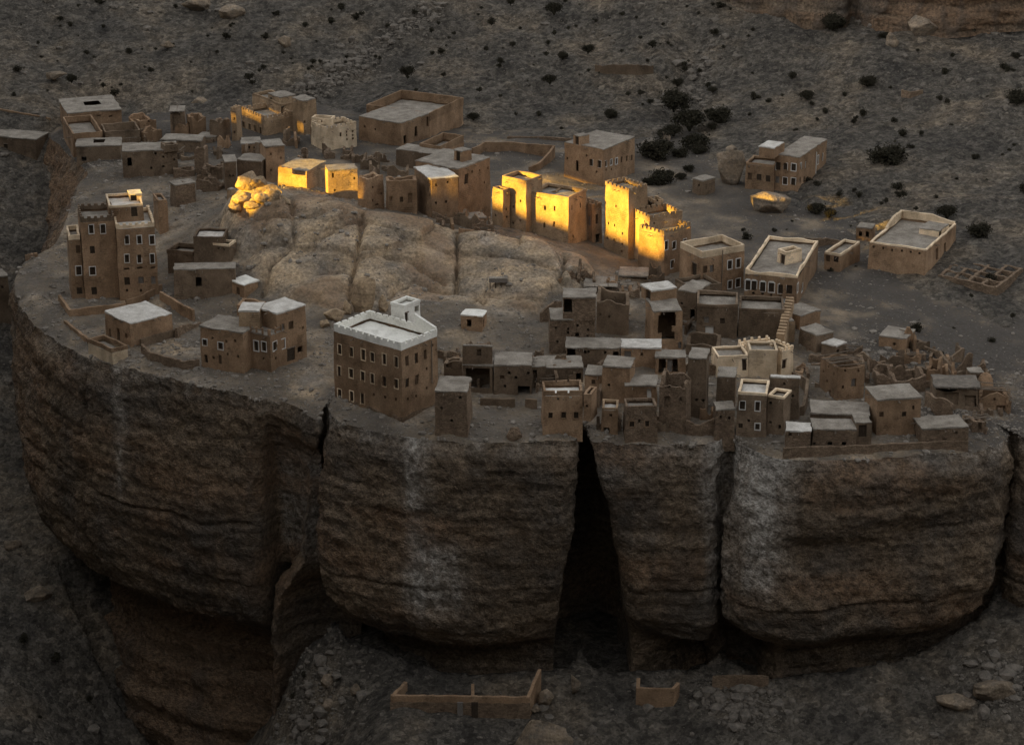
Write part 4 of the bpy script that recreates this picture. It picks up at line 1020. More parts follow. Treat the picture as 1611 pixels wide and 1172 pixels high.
v2 = h.vol('C', (-30, 290), (240, 340), (440, 275), 600, by='L', roof='flat', lip=.02, mat='mud', rmat='dust', win=[(322, 352, 's'), (375, 345, 's'), (400, 420, 's'), (288, 400, 'o', 22, 60), (425, 330, 's')], y=at_y((0, 0), v1['B'].y + 4.5).y)
h.vol('C', (212, 222), (262, 232), (320, 222), 292, on=v2, roof='flat', lip=.03, mat='mud', win=[(236, 258, 'd', 26, 70)], by='L')
h = House(RU, 'collapsed lean-to with a white panel between two dark doorways', 'ruin')
v1 = h.vol('C', (218, 470), (365, 462), None, 610, depth=2.4, mat='mud_dark', amp=.1, win=[(237, 525, 'b', 20, 78), (262, 515, 'p', 26, 80), (290, 518, 'b', 22, 70)])
h.beams(v1, 4)
wall('ruined_wall', 'dark tumbled stone wall below the collapsed lean-to', 'C', [(80, 645, 1.2), (180, 660, .9), (285, 665, .6)], mat='stone', rag=.4)
h = House(MB, 'small cube hut at the foot of the left sunlit tower', 'hut')
h.vol('C', (285, 645), (410, 635), None, 700, depth=3, mat='mud', amp=.08, win=[(305, 675, 'b', 20, 34)])
wall('yard_wall', 'low mud wall on the rock crest in front of the cube hut', 'C', [(240, 725, .5), (360, 748, .7), (445, 752, .7)], mat='mud', rag=.12)
# -- sunlit towers
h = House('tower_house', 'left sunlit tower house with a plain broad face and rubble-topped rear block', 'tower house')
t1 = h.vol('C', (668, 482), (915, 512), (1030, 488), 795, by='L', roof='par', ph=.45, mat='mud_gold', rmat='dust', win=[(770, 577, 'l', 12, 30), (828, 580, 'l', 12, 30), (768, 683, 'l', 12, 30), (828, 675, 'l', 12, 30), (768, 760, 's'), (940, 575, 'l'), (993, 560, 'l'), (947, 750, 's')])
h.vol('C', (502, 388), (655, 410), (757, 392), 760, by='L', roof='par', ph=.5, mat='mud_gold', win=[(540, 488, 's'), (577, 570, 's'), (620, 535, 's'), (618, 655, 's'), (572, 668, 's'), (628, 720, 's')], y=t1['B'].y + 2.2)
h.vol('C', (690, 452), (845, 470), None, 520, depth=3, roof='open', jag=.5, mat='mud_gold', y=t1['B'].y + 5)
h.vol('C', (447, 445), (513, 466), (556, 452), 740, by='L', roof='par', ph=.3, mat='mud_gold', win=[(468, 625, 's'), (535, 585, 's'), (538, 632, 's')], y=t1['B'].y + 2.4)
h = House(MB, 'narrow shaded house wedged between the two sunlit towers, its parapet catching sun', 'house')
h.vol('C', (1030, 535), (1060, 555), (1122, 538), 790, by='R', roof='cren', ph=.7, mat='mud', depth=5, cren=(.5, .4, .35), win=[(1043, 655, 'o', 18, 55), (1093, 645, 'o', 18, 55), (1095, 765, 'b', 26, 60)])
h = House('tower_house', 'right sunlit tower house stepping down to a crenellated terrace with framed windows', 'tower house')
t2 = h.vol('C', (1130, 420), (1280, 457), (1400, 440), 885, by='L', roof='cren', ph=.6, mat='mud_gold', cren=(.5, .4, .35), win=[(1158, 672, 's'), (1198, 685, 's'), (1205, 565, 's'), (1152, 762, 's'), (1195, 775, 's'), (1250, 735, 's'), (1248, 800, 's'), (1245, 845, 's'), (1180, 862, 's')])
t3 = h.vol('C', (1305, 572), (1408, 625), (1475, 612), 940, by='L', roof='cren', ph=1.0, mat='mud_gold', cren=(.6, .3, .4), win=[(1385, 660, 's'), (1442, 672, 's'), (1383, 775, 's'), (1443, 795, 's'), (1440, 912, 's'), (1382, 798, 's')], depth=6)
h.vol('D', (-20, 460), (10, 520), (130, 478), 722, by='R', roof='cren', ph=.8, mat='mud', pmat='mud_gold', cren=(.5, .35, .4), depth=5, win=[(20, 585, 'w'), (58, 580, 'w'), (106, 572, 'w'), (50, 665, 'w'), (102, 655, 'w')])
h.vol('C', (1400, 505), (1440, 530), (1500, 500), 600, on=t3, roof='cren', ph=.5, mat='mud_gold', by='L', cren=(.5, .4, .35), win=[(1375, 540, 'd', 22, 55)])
# -- right of the towers
h = House(MB, 'house with a whitewashed roof yard, right of the sunlit towers', 'house')
v1 = h.vol('D', (132, 590), (176, 612), (368, 578), 800, by='R', roof='par', ph=1.0, mat='mud', pmat='cream', rmat='dust', depth=6, win=[(148, 690, 'd', 22, 60), (197, 690, 'o'), (225, 684, 'o'), (306, 668, 'w'), (344, 660, 'w'), (306, 755, 'w'), (342, 748, 'w')])
V_, F_ = tube([v1['c'][1].lerp(v1['c'][2], .48) + Vector((.0, -.12, v1['zt'] - .2)), v1['c'][1].lerp(v1['c'][2], .48) + Vector((.0, -.12, v1['zb'] - .5))], .07); h.put('drain_pipe', V_, F_, 'pole')
h = House(MB, 'long house with a row of arched white windows and stepped roof walls', 'house')
v1 = h.vol('D', (366, 692), (600, 708), (719, 612), 852, by='L', roof='wavy', ph=.7, mat='mud', pmat='cream', rmat='dust', win=[(376, 757, 'a'), (412, 760, 'a'), (451, 765, 'a'), (490, 770, 'a'), (531, 775, 'a'), (570, 778, 'a'), (606, 773, 'w', 9, 38), (626, 768, 'w', 9, 38), (676, 790, 'd'), (380, 712, 'v'), (420, 716, 'v'), (540, 728, 'v'), (410, 793, 's'), (450, 797, 's'), (490, 801, 's'), (531, 807, 's'), (570, 810, 's')])
h.vol('D', (515, 598), (552, 612), (640, 615), 668, on=v1, roof='par', ph=.4, mat='cream', by='L', win=[(542, 650, 'd', 16, 46), (522, 618, 's'), (531, 620, 's'), (542, 621, 's')], depth=3.2)
h = House(MB, 'small annexe with pale roof between the arched-window house and the tiny hut', 'house')
h.vol('D', (720, 612), (792, 622), (880, 577), 702, by='L', roof='par', ph=.35, mat='mud', pmat='cream', rmat='dust', win=[(740, 638, 'o'), (775, 645, 'o'), (852, 618, 's')])
wall('yard_wall', 'rough retaining wall of the sunken yard behind the small annexe', 'D', [(600, 600, 1.2), (640, 590, 1.6), (760, 582, 1.0), (870, 592, .8)], mat='stone', rag=.2)
h = House('gate_hut', 'tiny hut with two dark openings beside the big cream-roofed house', 'hut')
h.vol('D', (866, 502), (936, 508), (950, 498), 556, by='L', mat='mud', lip=.05, win=[(886, 530, 'b', 14, 22), (915, 534, 'b', 14, 22)])
h = House(MB, 'big square house with a cream stepped roof wall, alone at the right', 'house')
v1 = h.vol('D', (918, 567), (1172, 600), (1304, 512), 712, by='L', roof='par', ph=.25, mat='mud', pmat='cream', rmat='dust', win=[(942, 590, 's'), (985, 595, 's'), (1024, 602, 's'), (1068, 607, 's'), (1108, 612, 's'), (1148, 618, 's'), (1225, 622, 'b', 14, 50), (1262, 600, 'b', 12, 50)])
h.vol('D', (1145, 505), (1232, 518), (1275, 500), 545, on=v1, roof='flat', mat='cream', by='L', lip=.02, win=[(1240, 525, 'd', 18, 45)])
P = [v1['c'][0].lerp(v1['c'][3], .5), v1['c'][3].copy(), v1['c'][3].lerp(v1['c'][2], .98)]
for p in P: p.z = v1['zt']
L = sample_line(P, .5); hh = [min(1.1, .15 + .16 * i) if i < 12 else 1.0 for i in range(len(L))]; n_ = len(L)
hh = [x * (1 if i < n_ - 8 else max(.3, (n_ - i) / 8)) for i, x in enumerate(hh)]
V_, F_ = strip(L, hh, -.35, base_drop=.2); h.put('roof_wall', V_, F_, 'cream')
h = House(MB, 'two-storey house with white-framed windows perched above a boulder on the slope', 'house')
v1 = h.vol('D', (500, 186), (605, 194), (733, 146), 345, by='L', roof='flat', lip=.03, mat='mud', rmat='dust', win=[(513, 230, 'w'), (551, 233, 'w'), (588, 238, 'w'), (620, 232, 'w', 8, 30), (638, 228, 'w', 8, 30), (697, 203, 'w', 9, 34), (716, 190, 'w', 9, 34), (511, 290, 'o'), (550, 295, 'w'), (587, 300, 'w'), (617, 292, 'o', 8, 26), (638, 288, 'o', 8, 26)])
h.vol('D', (372, 214), (500, 226), None, 345, depth=5, roof='par', ph=.35, mat='mud', win=[(394, 275, 'o'), (435, 280, 'o'), (475, 288, 'o'), (388, 235, 's')])
h.vol('D', (433, 146), (500, 152), (545, 140), 190, on=v1, roof='flat', lip=.03, mat='mud', rmat='pale', by='L')
V_, F_ = tube([v1['c'][1].lerp(v1['c'][2], .62) + Vector((0, -.1, v1['zt'] - 1.0)), v1['c'][1].lerp(v1['c'][2], .62) + Vector((0, -.1, v1['zb']))], .08); h.put('drain_pipe', V_, F_, 'white_paint')
h = House(MB, 'small outlying box hut left of the tall pale boulder foot', 'hut')
h.vol('D', (150, 290), (184, 298), (240, 284), 358, by='R', mat='mud_dark', lip=.03, depth=2.4, win=[(167, 315, 's')])
h = House(MB, 'house with a row of white windows beside the dark thicket, above the sunlit towers', 'house')
v1 = h.vol('C', (888, 190), (1130, 218), (1325, 178), 440, by='L', roof='flat', lip=.0, mat='mud', rmat='dust', win=[(1027, 255, 's'), (968, 316, 'b', 16, 62), (1055, 299, 'w'), (1105, 307, 'w'), (1146, 305, 'w', 12, 36), (1178, 296, 'w', 12, 36), (1211, 289, 'w', 12, 36), (1242, 280, 'o', 12, 34), (1275, 272, 'o', 12, 34), (1308, 265, 'o', 12, 34), (908, 275, 's'), (1090, 355, 's'), (1148, 345, 's'), (1180, 338, 's')])
h.vol('C', (945, 130), (985, 140), (1045, 128), 190, on=v1, roof='flat', mat='mud', lip=.02, by='L', win=[(968, 162, 'd', 22, 48)])
# -- unfinished foundation at the far right
fo = empty('house_foundation', hit(px('D', (1480, 800))), 'roofless grid of low foundation walls at the right edge', 'foundation')
def fl(q): return hit(px('D', q))
A, B_, Cc = fl((1240, 725)), fl((1490, 800)), fl((1600, 700)); D_ = A + (Cc - B_)
zt = max(A.z, B_.z, Cc.z) + .5
n = 0
for k in range(5):
    t = k / 4
    for (p, q) in ((A.lerp(B_, t), D_.lerp(Cc, t)), (A.lerp(D_, t), B_.lerp(Cc, t))):
        p = p.copy(); q = q.copy(); p.z = q.z = zt - 1.2 + .02 * n; n += 1
        L = sample_line([p, q], .6)
        V_, F_ = strip(L, [1.1 + random.uniform(-.12, .08) for _ in L], .45, base_drop=1.5, amp=.08)
        mesh_py('foundation_wall', V_ - np.array(fo.location), F_, 'stone', fo)
# ------------------------------------------------------------------ the village: left front
h = House('tower_house', 'tall twin-towered house with rows of white-framed windows at the left cliff edge', 'tower house')
t1 = h.vol('E', (392, 222), (430, 280), (640, 273), 672, by='R', ang=77, roof='cren', ph=.75, mat='mud', pmat='cream', rmat='pale', depth=9, cren=(.5, .5, .3),
    win=[(x, y, 'w', 22, 44) for y in (361, 460) for x in (467, 534, 603)] + [(467, 578, 'o'), (540, 573, 'o'), (607, 576, 'o'), (467, 512, 'v'), (537, 510, 'v'), (604, 507, 'v'), (467, 627, 's'), (540, 625, 's')])
t2 = h.vol('E', (140, 262), (178, 342), (245, 340), 672, by='R', ang=77, roof='par', ph=.7, mat='mud', pmat='cream', depth=6, win=[(210, 413, 'o'), (214, 524, 'w'), (216, 630, 'o')])
h.vol('E', (215, 215), (246, 240), (432, 236), 672, by='R', ang=77, roof='cren', ph=.9, mat='mud', pmat='mud_dark', rmat='dust', depth=7, cren=(.5, .5, .3), y=t2['B'].y + .05,
    win=[(279, 306, 'w', 22, 44), (343, 306, 'w', 22, 44), (286, 413, 'o'), (286, 524, 'w'), (293, 630, 'o')])
t4 = h.vol('E', (372, 166), (378, 182), (560, 175), 300, depth=6.5, y=t1['B'].y + 4.2, by='R', ang=77, roof='par', ph=.35, mat='mud', pmat='cream', rmat='pale', win=[(508, 208, 'd', 28, 60)])
h.vol('E', (460, 116), (480, 122), (545, 118), 150, y=t4['B'].y + 4.5, roof='flat', rmat='pale', mat='cream', by='R', ang=77, lip=.05, depth=2.2, win=[(500, 138, 'd', 34, 34)])
h.vol('E', (600, 150), (640, 152), (690, 142), 335, roof='par', ph=.3, mat='mud', by='R', ang=70, depth=4)
wall('yard_wall', 'mud wall of the forecourt below the twin-towered house', 'E', [(108, 690, 1.2), (165, 770, 1.2), (300, 752, 1.1), (465, 728, 1.0)], rag=.1)
wall('yard_wall', 'wall climbing from the forecourt up to the right foot of the twin-towered house', 'E', [(468, 722, 1.3), (560, 690, 1.2), (655, 625, 1.0)], rag=.15)
wall('yard_wall', 'high wavy wall between the twin-towered house and the rocky lane', 'E', [(640, 680, 1.4), (740, 745, 1.6), (815, 785, 1.6)], rag=.12)
wall('yard_wall', 'thin parapet wall along the cliff edge left of the white-roofed house', 'E', [(136, 808, .7), (200, 860, .7), (268, 915, .8)], rag=.1)
wall('yard_wall', 'small wall stub on the left cliff corner', 'P', [(40, 412, 1.2), (56, 408, 1.0)], rag=.2, mat='mud')
h = House(MB, 'low house with a pale cracked roof and warm end wall on the left cliff edge', 'house')
v1 = h.vol('E', (356, 760), (490, 803), (710, 762), 925, by='L', roof='flat', lip=.08, mat='mud', rmat='pale', win=[(378, 850, 'o', 14, 50), (420, 862, 'b', 18, 66), (462, 868, 's', 14, 24)])
h.vol('E', (268, 880), (392, 935), (430, 890), 1000, roof='par', ph=.6, mat='cream', pmat='mud', by='L', depth=2.6)
wall('yard_wall', 'rounded scalloped wall enclosing the sunken plot beside the pale-roofed house', 'E', [(542, 950, 1.2), (580, 985, 1.1), (660, 1015, 1.2), (760, 1040, 1.1), (850, 1035, 1.3)], rag=.15, mat='stone')
wall('yard_wall', 'rear wall of the sunken plot behind the scalloped wall', 'E', [(545, 925, 1.1), (640, 895, 1.1), (735, 870, 1.2)], rag=.1, mat='mud_dark')
wall('ruined_wall', 'low tumbled wall leading to the balcony house', 'E', [(735, 880, 1.6), (790, 840, 1.0), (860, 815, .6)], rag=.3, mat='stone')
h = House(MB, 'house with a corner balcony and pale roof, nearest the edge left of the crack', 'house')
v1 = h.vol('E', (857, 815), (1088, 852), (1125, 845), 1070, by='L', roof='flat', lip=.06, mat='mud', rmat='dust', depth=5, win=[(876, 900, 'm'), (917, 878, 's'), (960, 917, 'm'), (990, 897, 's'), (1038, 893, 's'), (922, 978, 's'), (997, 962, 's'), (1053, 972, 's'), (882, 985, 'o', 18, 44), (955, 992, 'o', 18, 44)])
v2 = h.vol('E', (1122, 845), (1228, 868), (1290, 838), 1068, by='L', roof='flat', lip=.04, mat='mud', rmat='dust', win=[(1147, 917, 'w'), (1189, 922, 'w'), (1247, 920, 'w'), (1186, 985, 's'), (1252, 985, 's')], depth=4.2)
v3 = h.vol('E', (1235, 745), (1266, 752), (1420, 706), 1040, by='R', roof='flat', lip=.1, mat='mud', rmat='pale', depth=4.5, win=[(1290, 820, 'o'), (1335, 810, 'o'), (1395, 822, 's'), (1289, 908, 'w'), (1335, 965, 'd', 40, 72), (1382, 935, 'b', 24, 30)])
h.vol('E', (1060, 735), (1168, 738), (1235, 715), 840, roof='flat', lip=.08, mat='mud_gold', rmat='pale', by='L', depth=3.6, y=v2['c'][0].y + .6)
P = [v2['c'][0], v2['c'][1], v2['c'][2]]
for i in range(2):
    for k in range(4):
        p = P[i].lerp(P[i + 1], k / 3.2); p = v2['cen'] + (Vector((p.x, p.y, 0)) - v2['cen']) * .95
        Vb, Fb = [], []; box_vf(p.x - .13, p.x + .13, p.y - .13, p.y + .13, v2['zt'], v2['zt'] + .9, Vb, Fb); h.put('balcony_post', Vb, Fb, 'mud')
    a, b = [v2['cen'] + (Vector((q.x, q.y, 0)) - v2['cen']) * .95 for q in (P[i], P[i + 1])]
    a.z = b.z = v2['zt'] + .62 + .01 * i; Vt_, Ft_ = tube([a, b], .06); h.put('balcony_rail', Vt_, Ft_, 'pole')
h = House(RU, 'low roofless walls behind the balcony house', 'ruin')
h.vol('E', (1045, 695), (1165, 705), None, 752, depth=3, roof='open', jag=.3, mat='mud')
h = House(MB, 'dark stepped house with a pale roof and corner turret left of the rock dome', 'house')
h.vol('E', (820, 343), (985, 345), None, 475, depth=4.5, roof='par', ph=.2, mat='mud_dark', rmat='pale')
h.vol('E', (915, 375), (1012, 385), (1032, 372), 478, roof='par', ph=.35, mat='mud_dark', pmat='cream', by='L', win=[(950, 408, 's'), (977, 408, 's')], depth=2.4)
h.vol('E', (680, 410), (822, 425), None, 500, depth=4, roof='par', ph=.6, mat='mud_dark')
h = House(MB, 'long low dark building with a ledge roof facing the open square', 'house')
h.vol('E', (716, 520), (1044, 512), None, 625, depth=3, mat='mud_dark', lip=.06, win=[(845, 580, 'b', 34, 52)], amp=.1)
h = House(MB, 'small grey shed on the square in front of the long low building', 'hut')
h.vol('E', (888, 575), (990, 578), None, 636, depth=2.4, mat='mud_dark')
h = House(MB, 'hut with a bright white roof at the foot of the rock dome', 'hut')
h.vol('E', (1012, 572), (1085, 598), (1165, 575), 670, by='L', mat='mud', rmat='lime', lip=.1, win=[(1050, 630, 'o', 22, 40)])
# ------------------------------------------------------------------ main house in the middle
h = House('tower_house', 'four-square brown house with a white crenellated roof, alone on the front cliff edge', 'tower house')
h.sur = 'cream'
rows = [(208,508),(281,525),(355,540),(412,555),(487,570),(562,588),(207,640),(281,655),(353,672),(413,685),(487,702),(562,717),(212,778),(285,792),(353,810)]
m1 = h.vol('F', (175, 352), (600, 470), (826, 385), 945, by='L', roof='cren', ph=1.05, mat='mud', pmat='lime', rmat='lime', cren=(.75, .35, .28),
    win=[(x, y, 'w', 24, 60) for x, y in rows] + [(422, 787, 's'), (491, 800, 's'), (559, 817, 's'), (628, 582, 'o', 20, 62), (685, 562, 'o', 20, 62), (740, 543, 'o', 20, 62), (628, 715, 'o', 20, 60), (690, 695, 'o', 20, 60),
         (748, 628, 's'), (790, 480, 's'), (633, 813, 's'), (685, 793, 's'), (752, 747, 's')])
m2 = h.vol('F', (525, 222), (612, 238), (712, 212), 372, on=m1, roof='par', ph=.35, mat='lime', rmat='lime', by='L', win=[(628, 320, 'd', 18, 70, 1), (690, 260, 'h', 30, 40, 1)])
P = [m1['c'][2] + m1['e1'] * .3, m1['c'][2] + m1['e1'] * .25 + m1['e1'] * (m1['l1'] * .30)]
for p in P: p.z = m1['zt'] - 1.0
L = sample_line(P, .5); V_, F_ = strip(L, [1.2 + .16 * i for i in range(len(L))], .35, base_drop=.1); h.put('stair_wall', V_, F_, 'lime')
a = m1['c'][1].lerp(m1['c'][2], .8) + m1['e1'] * -.1
V_, F_ = tube([Vector((a.x, a.y, m1['zt'] - 1.2)), Vector((a.x, a.y, m1['zb'] + 3.5))], .08); h.put('drain_pipe', V_, F_, 'pole')
zq = m1['zb'] - .3                                     # rough stone footing
q = [m1['cen'] + (p - m1['cen']) * 1.02 for p in m1['c'][:3]]
for p in q: p.z = zq
L = sample_line(q, .5); V_, F_ = strip(L, [.75 + random.uniform(-.15, .15) for _ in L], .3, base_drop=1.8, amp=.08); h.put('footing', V_, F_, 'stone')
h = House(MB, 'tapering stone tower house with a dusty roof, right of the white-roofed house', 'tower house')
h.vol('F', (796, 765), (1000, 772), (1035, 655), 1032, by='L', mat='stone', rmat='dust', lip=.04, depth=5.5, bt=.03, win=[(957, 807, 's'), (838, 870, 's'), (900, 945, 's')])
h = House(MB, 'tiny cube hut with a pale roof alone on the slope behind the white-roofed house', 'hut')
h.vol('F', (957, 296), (1087, 306), (1112, 288), 396, by='L', mat='mud', rmat='lime', lip=.06, depth=2.6, win=[(1007, 345, 'b', 26, 42), (1097, 345, 'b', 8, 50)])
h = House(RU, 'hollow shell of a house with one dark window above a black cellar', 'ruin')
v1 = h.vol('O', (222, 440), (500, 445), None, 690, depth=3, mat='mud_dark', lip=.05, win=[(360, 560, 'h', 220, 190)])
h.vol('O', (222, 262), (500, 265), None, 430, on=v1, dz=0, depth=.5, mat='mud_dark', lip=0, win=[(378, 328, 'b', 40, 70)], y=v1['c'][3].y)
h = House(RU, 'small ruined gate with a dark square doorway beside the hollow shell', 'ruin')
h.vol('O', (50, 385), (215, 395), None, 560, depth=2, mat='mud_dark', roof='open', jag=.5, win=[(95, 430, 'b', 60, 76)])
h = House(MB, 'grey house with a broken dark corner doorway behind the low yard wall', 'house')
h.vol('O', (508, 440), (855, 445), None, 700, depth=5, mat='mud_dark', lip=.04, win=[(588, 545, 'o', 40, 32), (650, 515, 's'), (712, 553, 's'), (824, 508, 's'), (615, 635, 's'), (787, 680, 'h', 95, 110)])
h = House(MB, 'thin side room with a tall black doorway next to the crenellated brown house', 'house')
h.vol('O', (858, 460), (990, 455), None, 640, depth=4, mat='mud_dark', lip=.04, win=[(880, 540, 'b', 34, 120)])
wall('yard_wall', 'low yard wall with a gap in front of the grey house', 'O', [(385, 815, 1.1), (705, 820, 1.1)], mat='mud_dark', rag=.05)
wall('yard_wall', 'short wall piece right of the yard gap', 'O', [(795, 825, 1.2), (905, 828, 1.1)], mat='mud_dark', rag=.05)
# ------------------------------------------------------------------ crowded quarter at the right front
h = House(MB, 'brown house with a scalloped pale parapet and three lattice windows on the front edge', 'house')
h.sur = 'mud'
v1 = h.vol('L', (35, 300), (85, 345), (480, 345), 775, by='R', roof='cren', ph=.65, mat='mud', rmat='lime', depth=4.0, cren=(1.3, .2, .35), bt=.03, drop=.9, win=[(158, 580, 'm', 44, 64), (288, 582, 'm', 44, 64), (413, 578, 'm', 44, 64), (232, 418, 's'), (362, 412, 's')])
h.vol('L', (480, 370), (557, 378), (600, 370), 640, by='L', roof='par', ph=.2, mat='mud', y=v1['B'].y - .35, depth=3, drop=.02, win=[(516, 492, 's', 24, 24)], dz=0)
h = House(MB, 'low dusty-roofed house with a dark doorway behind the scalloped-parapet house', 'house')
h.vol('L', (38, 118), (480, 112), None, 270, depth=4.5, mat='mud_dark', rmat='dust', lip=.04, win=[(432, 218, 'b', 62, 100)])
h = House(MB, 'stone house with small triangular vents below a broken upper room', 'house')
v1 = h.vol('K', (172, 592), (685, 590), None, 990, depth=5, mat='stone', rmat='dust', lip=.03, win=[(242, 685, 's'), (380, 697, 's'), (487, 660, 's'), (612, 708, 's'), (482, 765, 'b', 42, 46), (604, 775, 's'), (258, 838, 's'), (378, 735, 's')])
h.vol('K', (320, 345), (690, 350), None, 585, on=v1, depth=4, mat='stone', rmat='dust', lip=.05, win=[(365, 435, 'h', 95, 160)], amp=.1)
wall('ruined_wall', 'broken dark wall end against the rock dome, left of the triangular-vent house', 'K', [(80, 610, 1.4), (200, 590, 2.6), (310, 560, 2.8)], mat='stone', rag=.5)
h = House(MB, 'tall dark tower block with scattered small holes in the crowded quarter', 'tower house')
h.vol('K', (692, 240), (1055, 330), (1170, 320), 760, by='L', mat='mud_dark', roof='open', jag=1.2, ang=4, depth=5, win=[(835, 332, 'b', 28, 44), (998, 412, 's'), (738, 537, 's'), (838, 557, 's'), (1145, 520, 's')])
h = House(RU, 'heap of fallen roof poles and grey earth on top of the crowded quarter', 'ruin')
v1 = h.vol('K', (565, 130), (930, 220), None, 330, depth=4.5, mat='mud_dark', jag=.6, amp=.2, ang=2)
h.beams(v1, 8, over=.4)
h.beams(v1, 5, along='e2', over=.3)
h = House(RU, 'flattened grey roof mound beside the heap of poles', 'ruin')
v1 = h.vol('K', (950, 100), (1260, 110), None, 190, depth=4, mat='mud_dark', amp=.25, jag=.4, win=[(1185, 130, 'h', 150, 40)])
h = House('tower_house', 'pale-topped tower house with a huge ragged hole torn in its front', 'tower house')
v1 = h.vol('G', (690, 222), (768, 318), (950, 312), 565, by='R', mat='mud', rmat='dust', lip=.05, depth=6, win=[(862, 320, 'h', 90, 50), (858, 372, 'h', 116, 70), (845, 425, 'h', 80, 50), (865, 465, 'h', 84, 50), (712, 360, 'l', 10, 50), (938, 520, 'o', 20, 40)])
h.vol('G', (668, 185), (760, 190), (915, 168), 250, on=v1, roof='flat', mat='mud', rmat='pale', lip=.12, by='R', win=[(752, 212, 'd', 26, 66)], depth=3)
h = House(MB, 'low wall-roofed house on the ridge below the framed-window tower', 'house')
h.vol('G', (885, 150), (1010, 170), (1190, 140), 300, by='R', mat='mud_dark', roof='par', ph=.4, depth=5)
h = House(MB, 'dark square house with a scalloped top and a white doorway', 'house')
h.vol('G', (1032, 255), (1288, 262), None, 480, depth=6, roof='wavy', ph=.7, mat='mud_dark', win=[(1100, 365, 'o', 28, 40), (1200, 372, 'o', 28, 36), (1115, 432, 'p', 48, 60)])
h = House(MB, 'narrow dark house with one tall doorway beside the torn-open tower', 'house')
h.vol('G', (915, 180), (1030, 200), None, 380, depth=5, mat='mud_dark', lip=.03, win=[(947, 265, 's'), (1010, 330, 'b', 30, 60)])
h = House(RU, 'curved ruined yard with a sagging wall below the dark square house', 'ruin')
h.vol('G', (970, 490), (1175, 500), None, 590, depth=4, roof='open', jag=.7, mat='mud_dark')
h = House(MB, 'pale-roofed house with a carved door and a plain niche, centre of the crowded quarter', 'house')
h.vol('G', (572, 535), (822, 540), None, 665, depth=3.5, mat='mud', rmat='pale', lip=.08, win=[(615, 600, 'o', 42, 90), (702, 580, 's')])
h = House(MB, 'long dusty roof over a row of niches and a round dark hole', 'house')
h.vol('G', (232, 535), (568, 540), None, 660, depth=4, mat='mud_dark', rmat='dust', lip=.1, win=[(262, 590, 'h', 50, 90), (480, 566, 's'), (375, 562, 's'), (355, 562, 's'), (550, 590, 'h', 34, 66)])
h = House(MB, 'square pillar-like annexe with an arched niche behind the scalloped-parapet house', 'house')
h.vol('G', (347, 700), (456, 706), None, 850, depth=3.5, mat='mud', rmat='dust', lip=.04, win=[(405, 750, 'o', 26, 30)])
h = House(MB, 'tall blank sloping-topped wall house with one small hole, below the carved door', 'house')
h.vol('G', (455, 650), (630, 662), None, 880, depth=4, mat='mud', rmat='dust', lip=.03, win=[(500, 768, 's')])
h = House(MB, 'open-fronted room with a pale door above the stone house on the edge', 'house')
h.vol('G', (597, 768), (792, 772), None, 900, depth=4, mat='mud', rmat='dust', lip=.06, win=[(746, 825, 'p', 28, 62)])
h = House(MB, 'tapered stone house with two lattice windows at the very front edge', 'house')
h.sur = 'mud'
h.vol('G', (597, 898), (796, 895), None, 1102, depth=3.4, roof='wavy', ph=.45, mat='stone', bt=.04, win=[(640, 1006, 'm', 28, 36), (735, 1006, 'm', 28, 36), (685, 990, 's')])
h = House(MB, 'small grey box house with a low doorway between the two front-edge houses', 'house')
h.vol('G', (452, 905), (553, 908), (600, 893), 1070, by='L', roof='par', ph=.3, mat='mud', pmat='mud_gold', rmat='pale', depth=3.2, drop=.9, win=[(510, 950, 's'), (487, 1042, 'b', 36, 34)])
h = House(RU, 'open loggia with white posts before two black rooms', 'ruin')
v1 = h.vol('G', (782, 596), (968, 600), None, 705, depth=3, mat='mud', rmat='dust', lip=.08, win=[(825, 648, 'h', 42, 80), (872, 650, 'o', 36, 80), (905, 648, 'h', 30, 80)])
h = House(RU, 'gutted stone tower with stacked black openings below the loggia', 'ruin')
h.vol('G', (800, 715), (975, 730), None, 1050, depth=3.5, mat='stone', roof='open', jag=1.6, win=[(862, 740, 'h', 44, 90), (858, 868, 'h', 38, 80), (947, 855, 'b', 20, 26)])
h = House(MB, 'tall plain dark tower left of the black gap below the cream house', 'tower house')
h.vol('G', (977, 600), (1094, 607), None, 965, depth=4, mat='mud_dark', lip=.03, win=[(998, 598, 's'), (1040, 858, 's'), (1085, 860, 's')])
wall('ruined_wall', 'rough stone revetment under the tall plain dark tower', 'G', [(975, 1060, 1.6), (1060, 1062, 1.2), (1148, 1055, 1.8)], mat='stone', rag=.4)
h = House(MB, 'dark house end with two small holes right of the black gap', 'house')
h.vol('G', (1158, 690), (1272, 722), None, 915, depth=4, mat='mud_dark', lip=.03, ang=8, win=[(1200, 868, 's'), (1237, 868, 's')])
h = House(MB, 'little stone bastion with two square holes at the front edge', 'house')
h.vol('G', (1150, 920), (1273, 918), None, 1092, depth=3, mat='stone', rmat='dust', lip=.04, bt=.04, win=[(1187, 963, 's'), (1243, 968, 's')])
h = House(MB, 'cream plastered house with a crenellated curved terrace, brightest at the right', 'house')
h.sur = 'cream'
c1 = h.vol('M', (170, 545), (392, 535), None, 690, depth=4, roof='par', ph=.25, mat='cream', rmat='dust', win=[(366, 604, 'd', 34, 86)])
c2 = h.vol('M', (392, 500), (598, 500), None, 690, depth=3.6, roof='par', ph=.25, mat='cream', rmat='dust', win=[(440, 512, 'o', 40, 22), (560, 500, 'o', 40, 22)], y=c1['B'].y - .05)
h.vol('M', (600, 478), (628, 492), (712, 468), 655, by='R', roof='cren', ph=.5, mat='cream', cren=(.4, .4, .4), depth=3.5, win=[(676, 490, 'o', 40, 20), (648, 602, 'd', 30, 56)], y=c2['B'].y + 1.0)
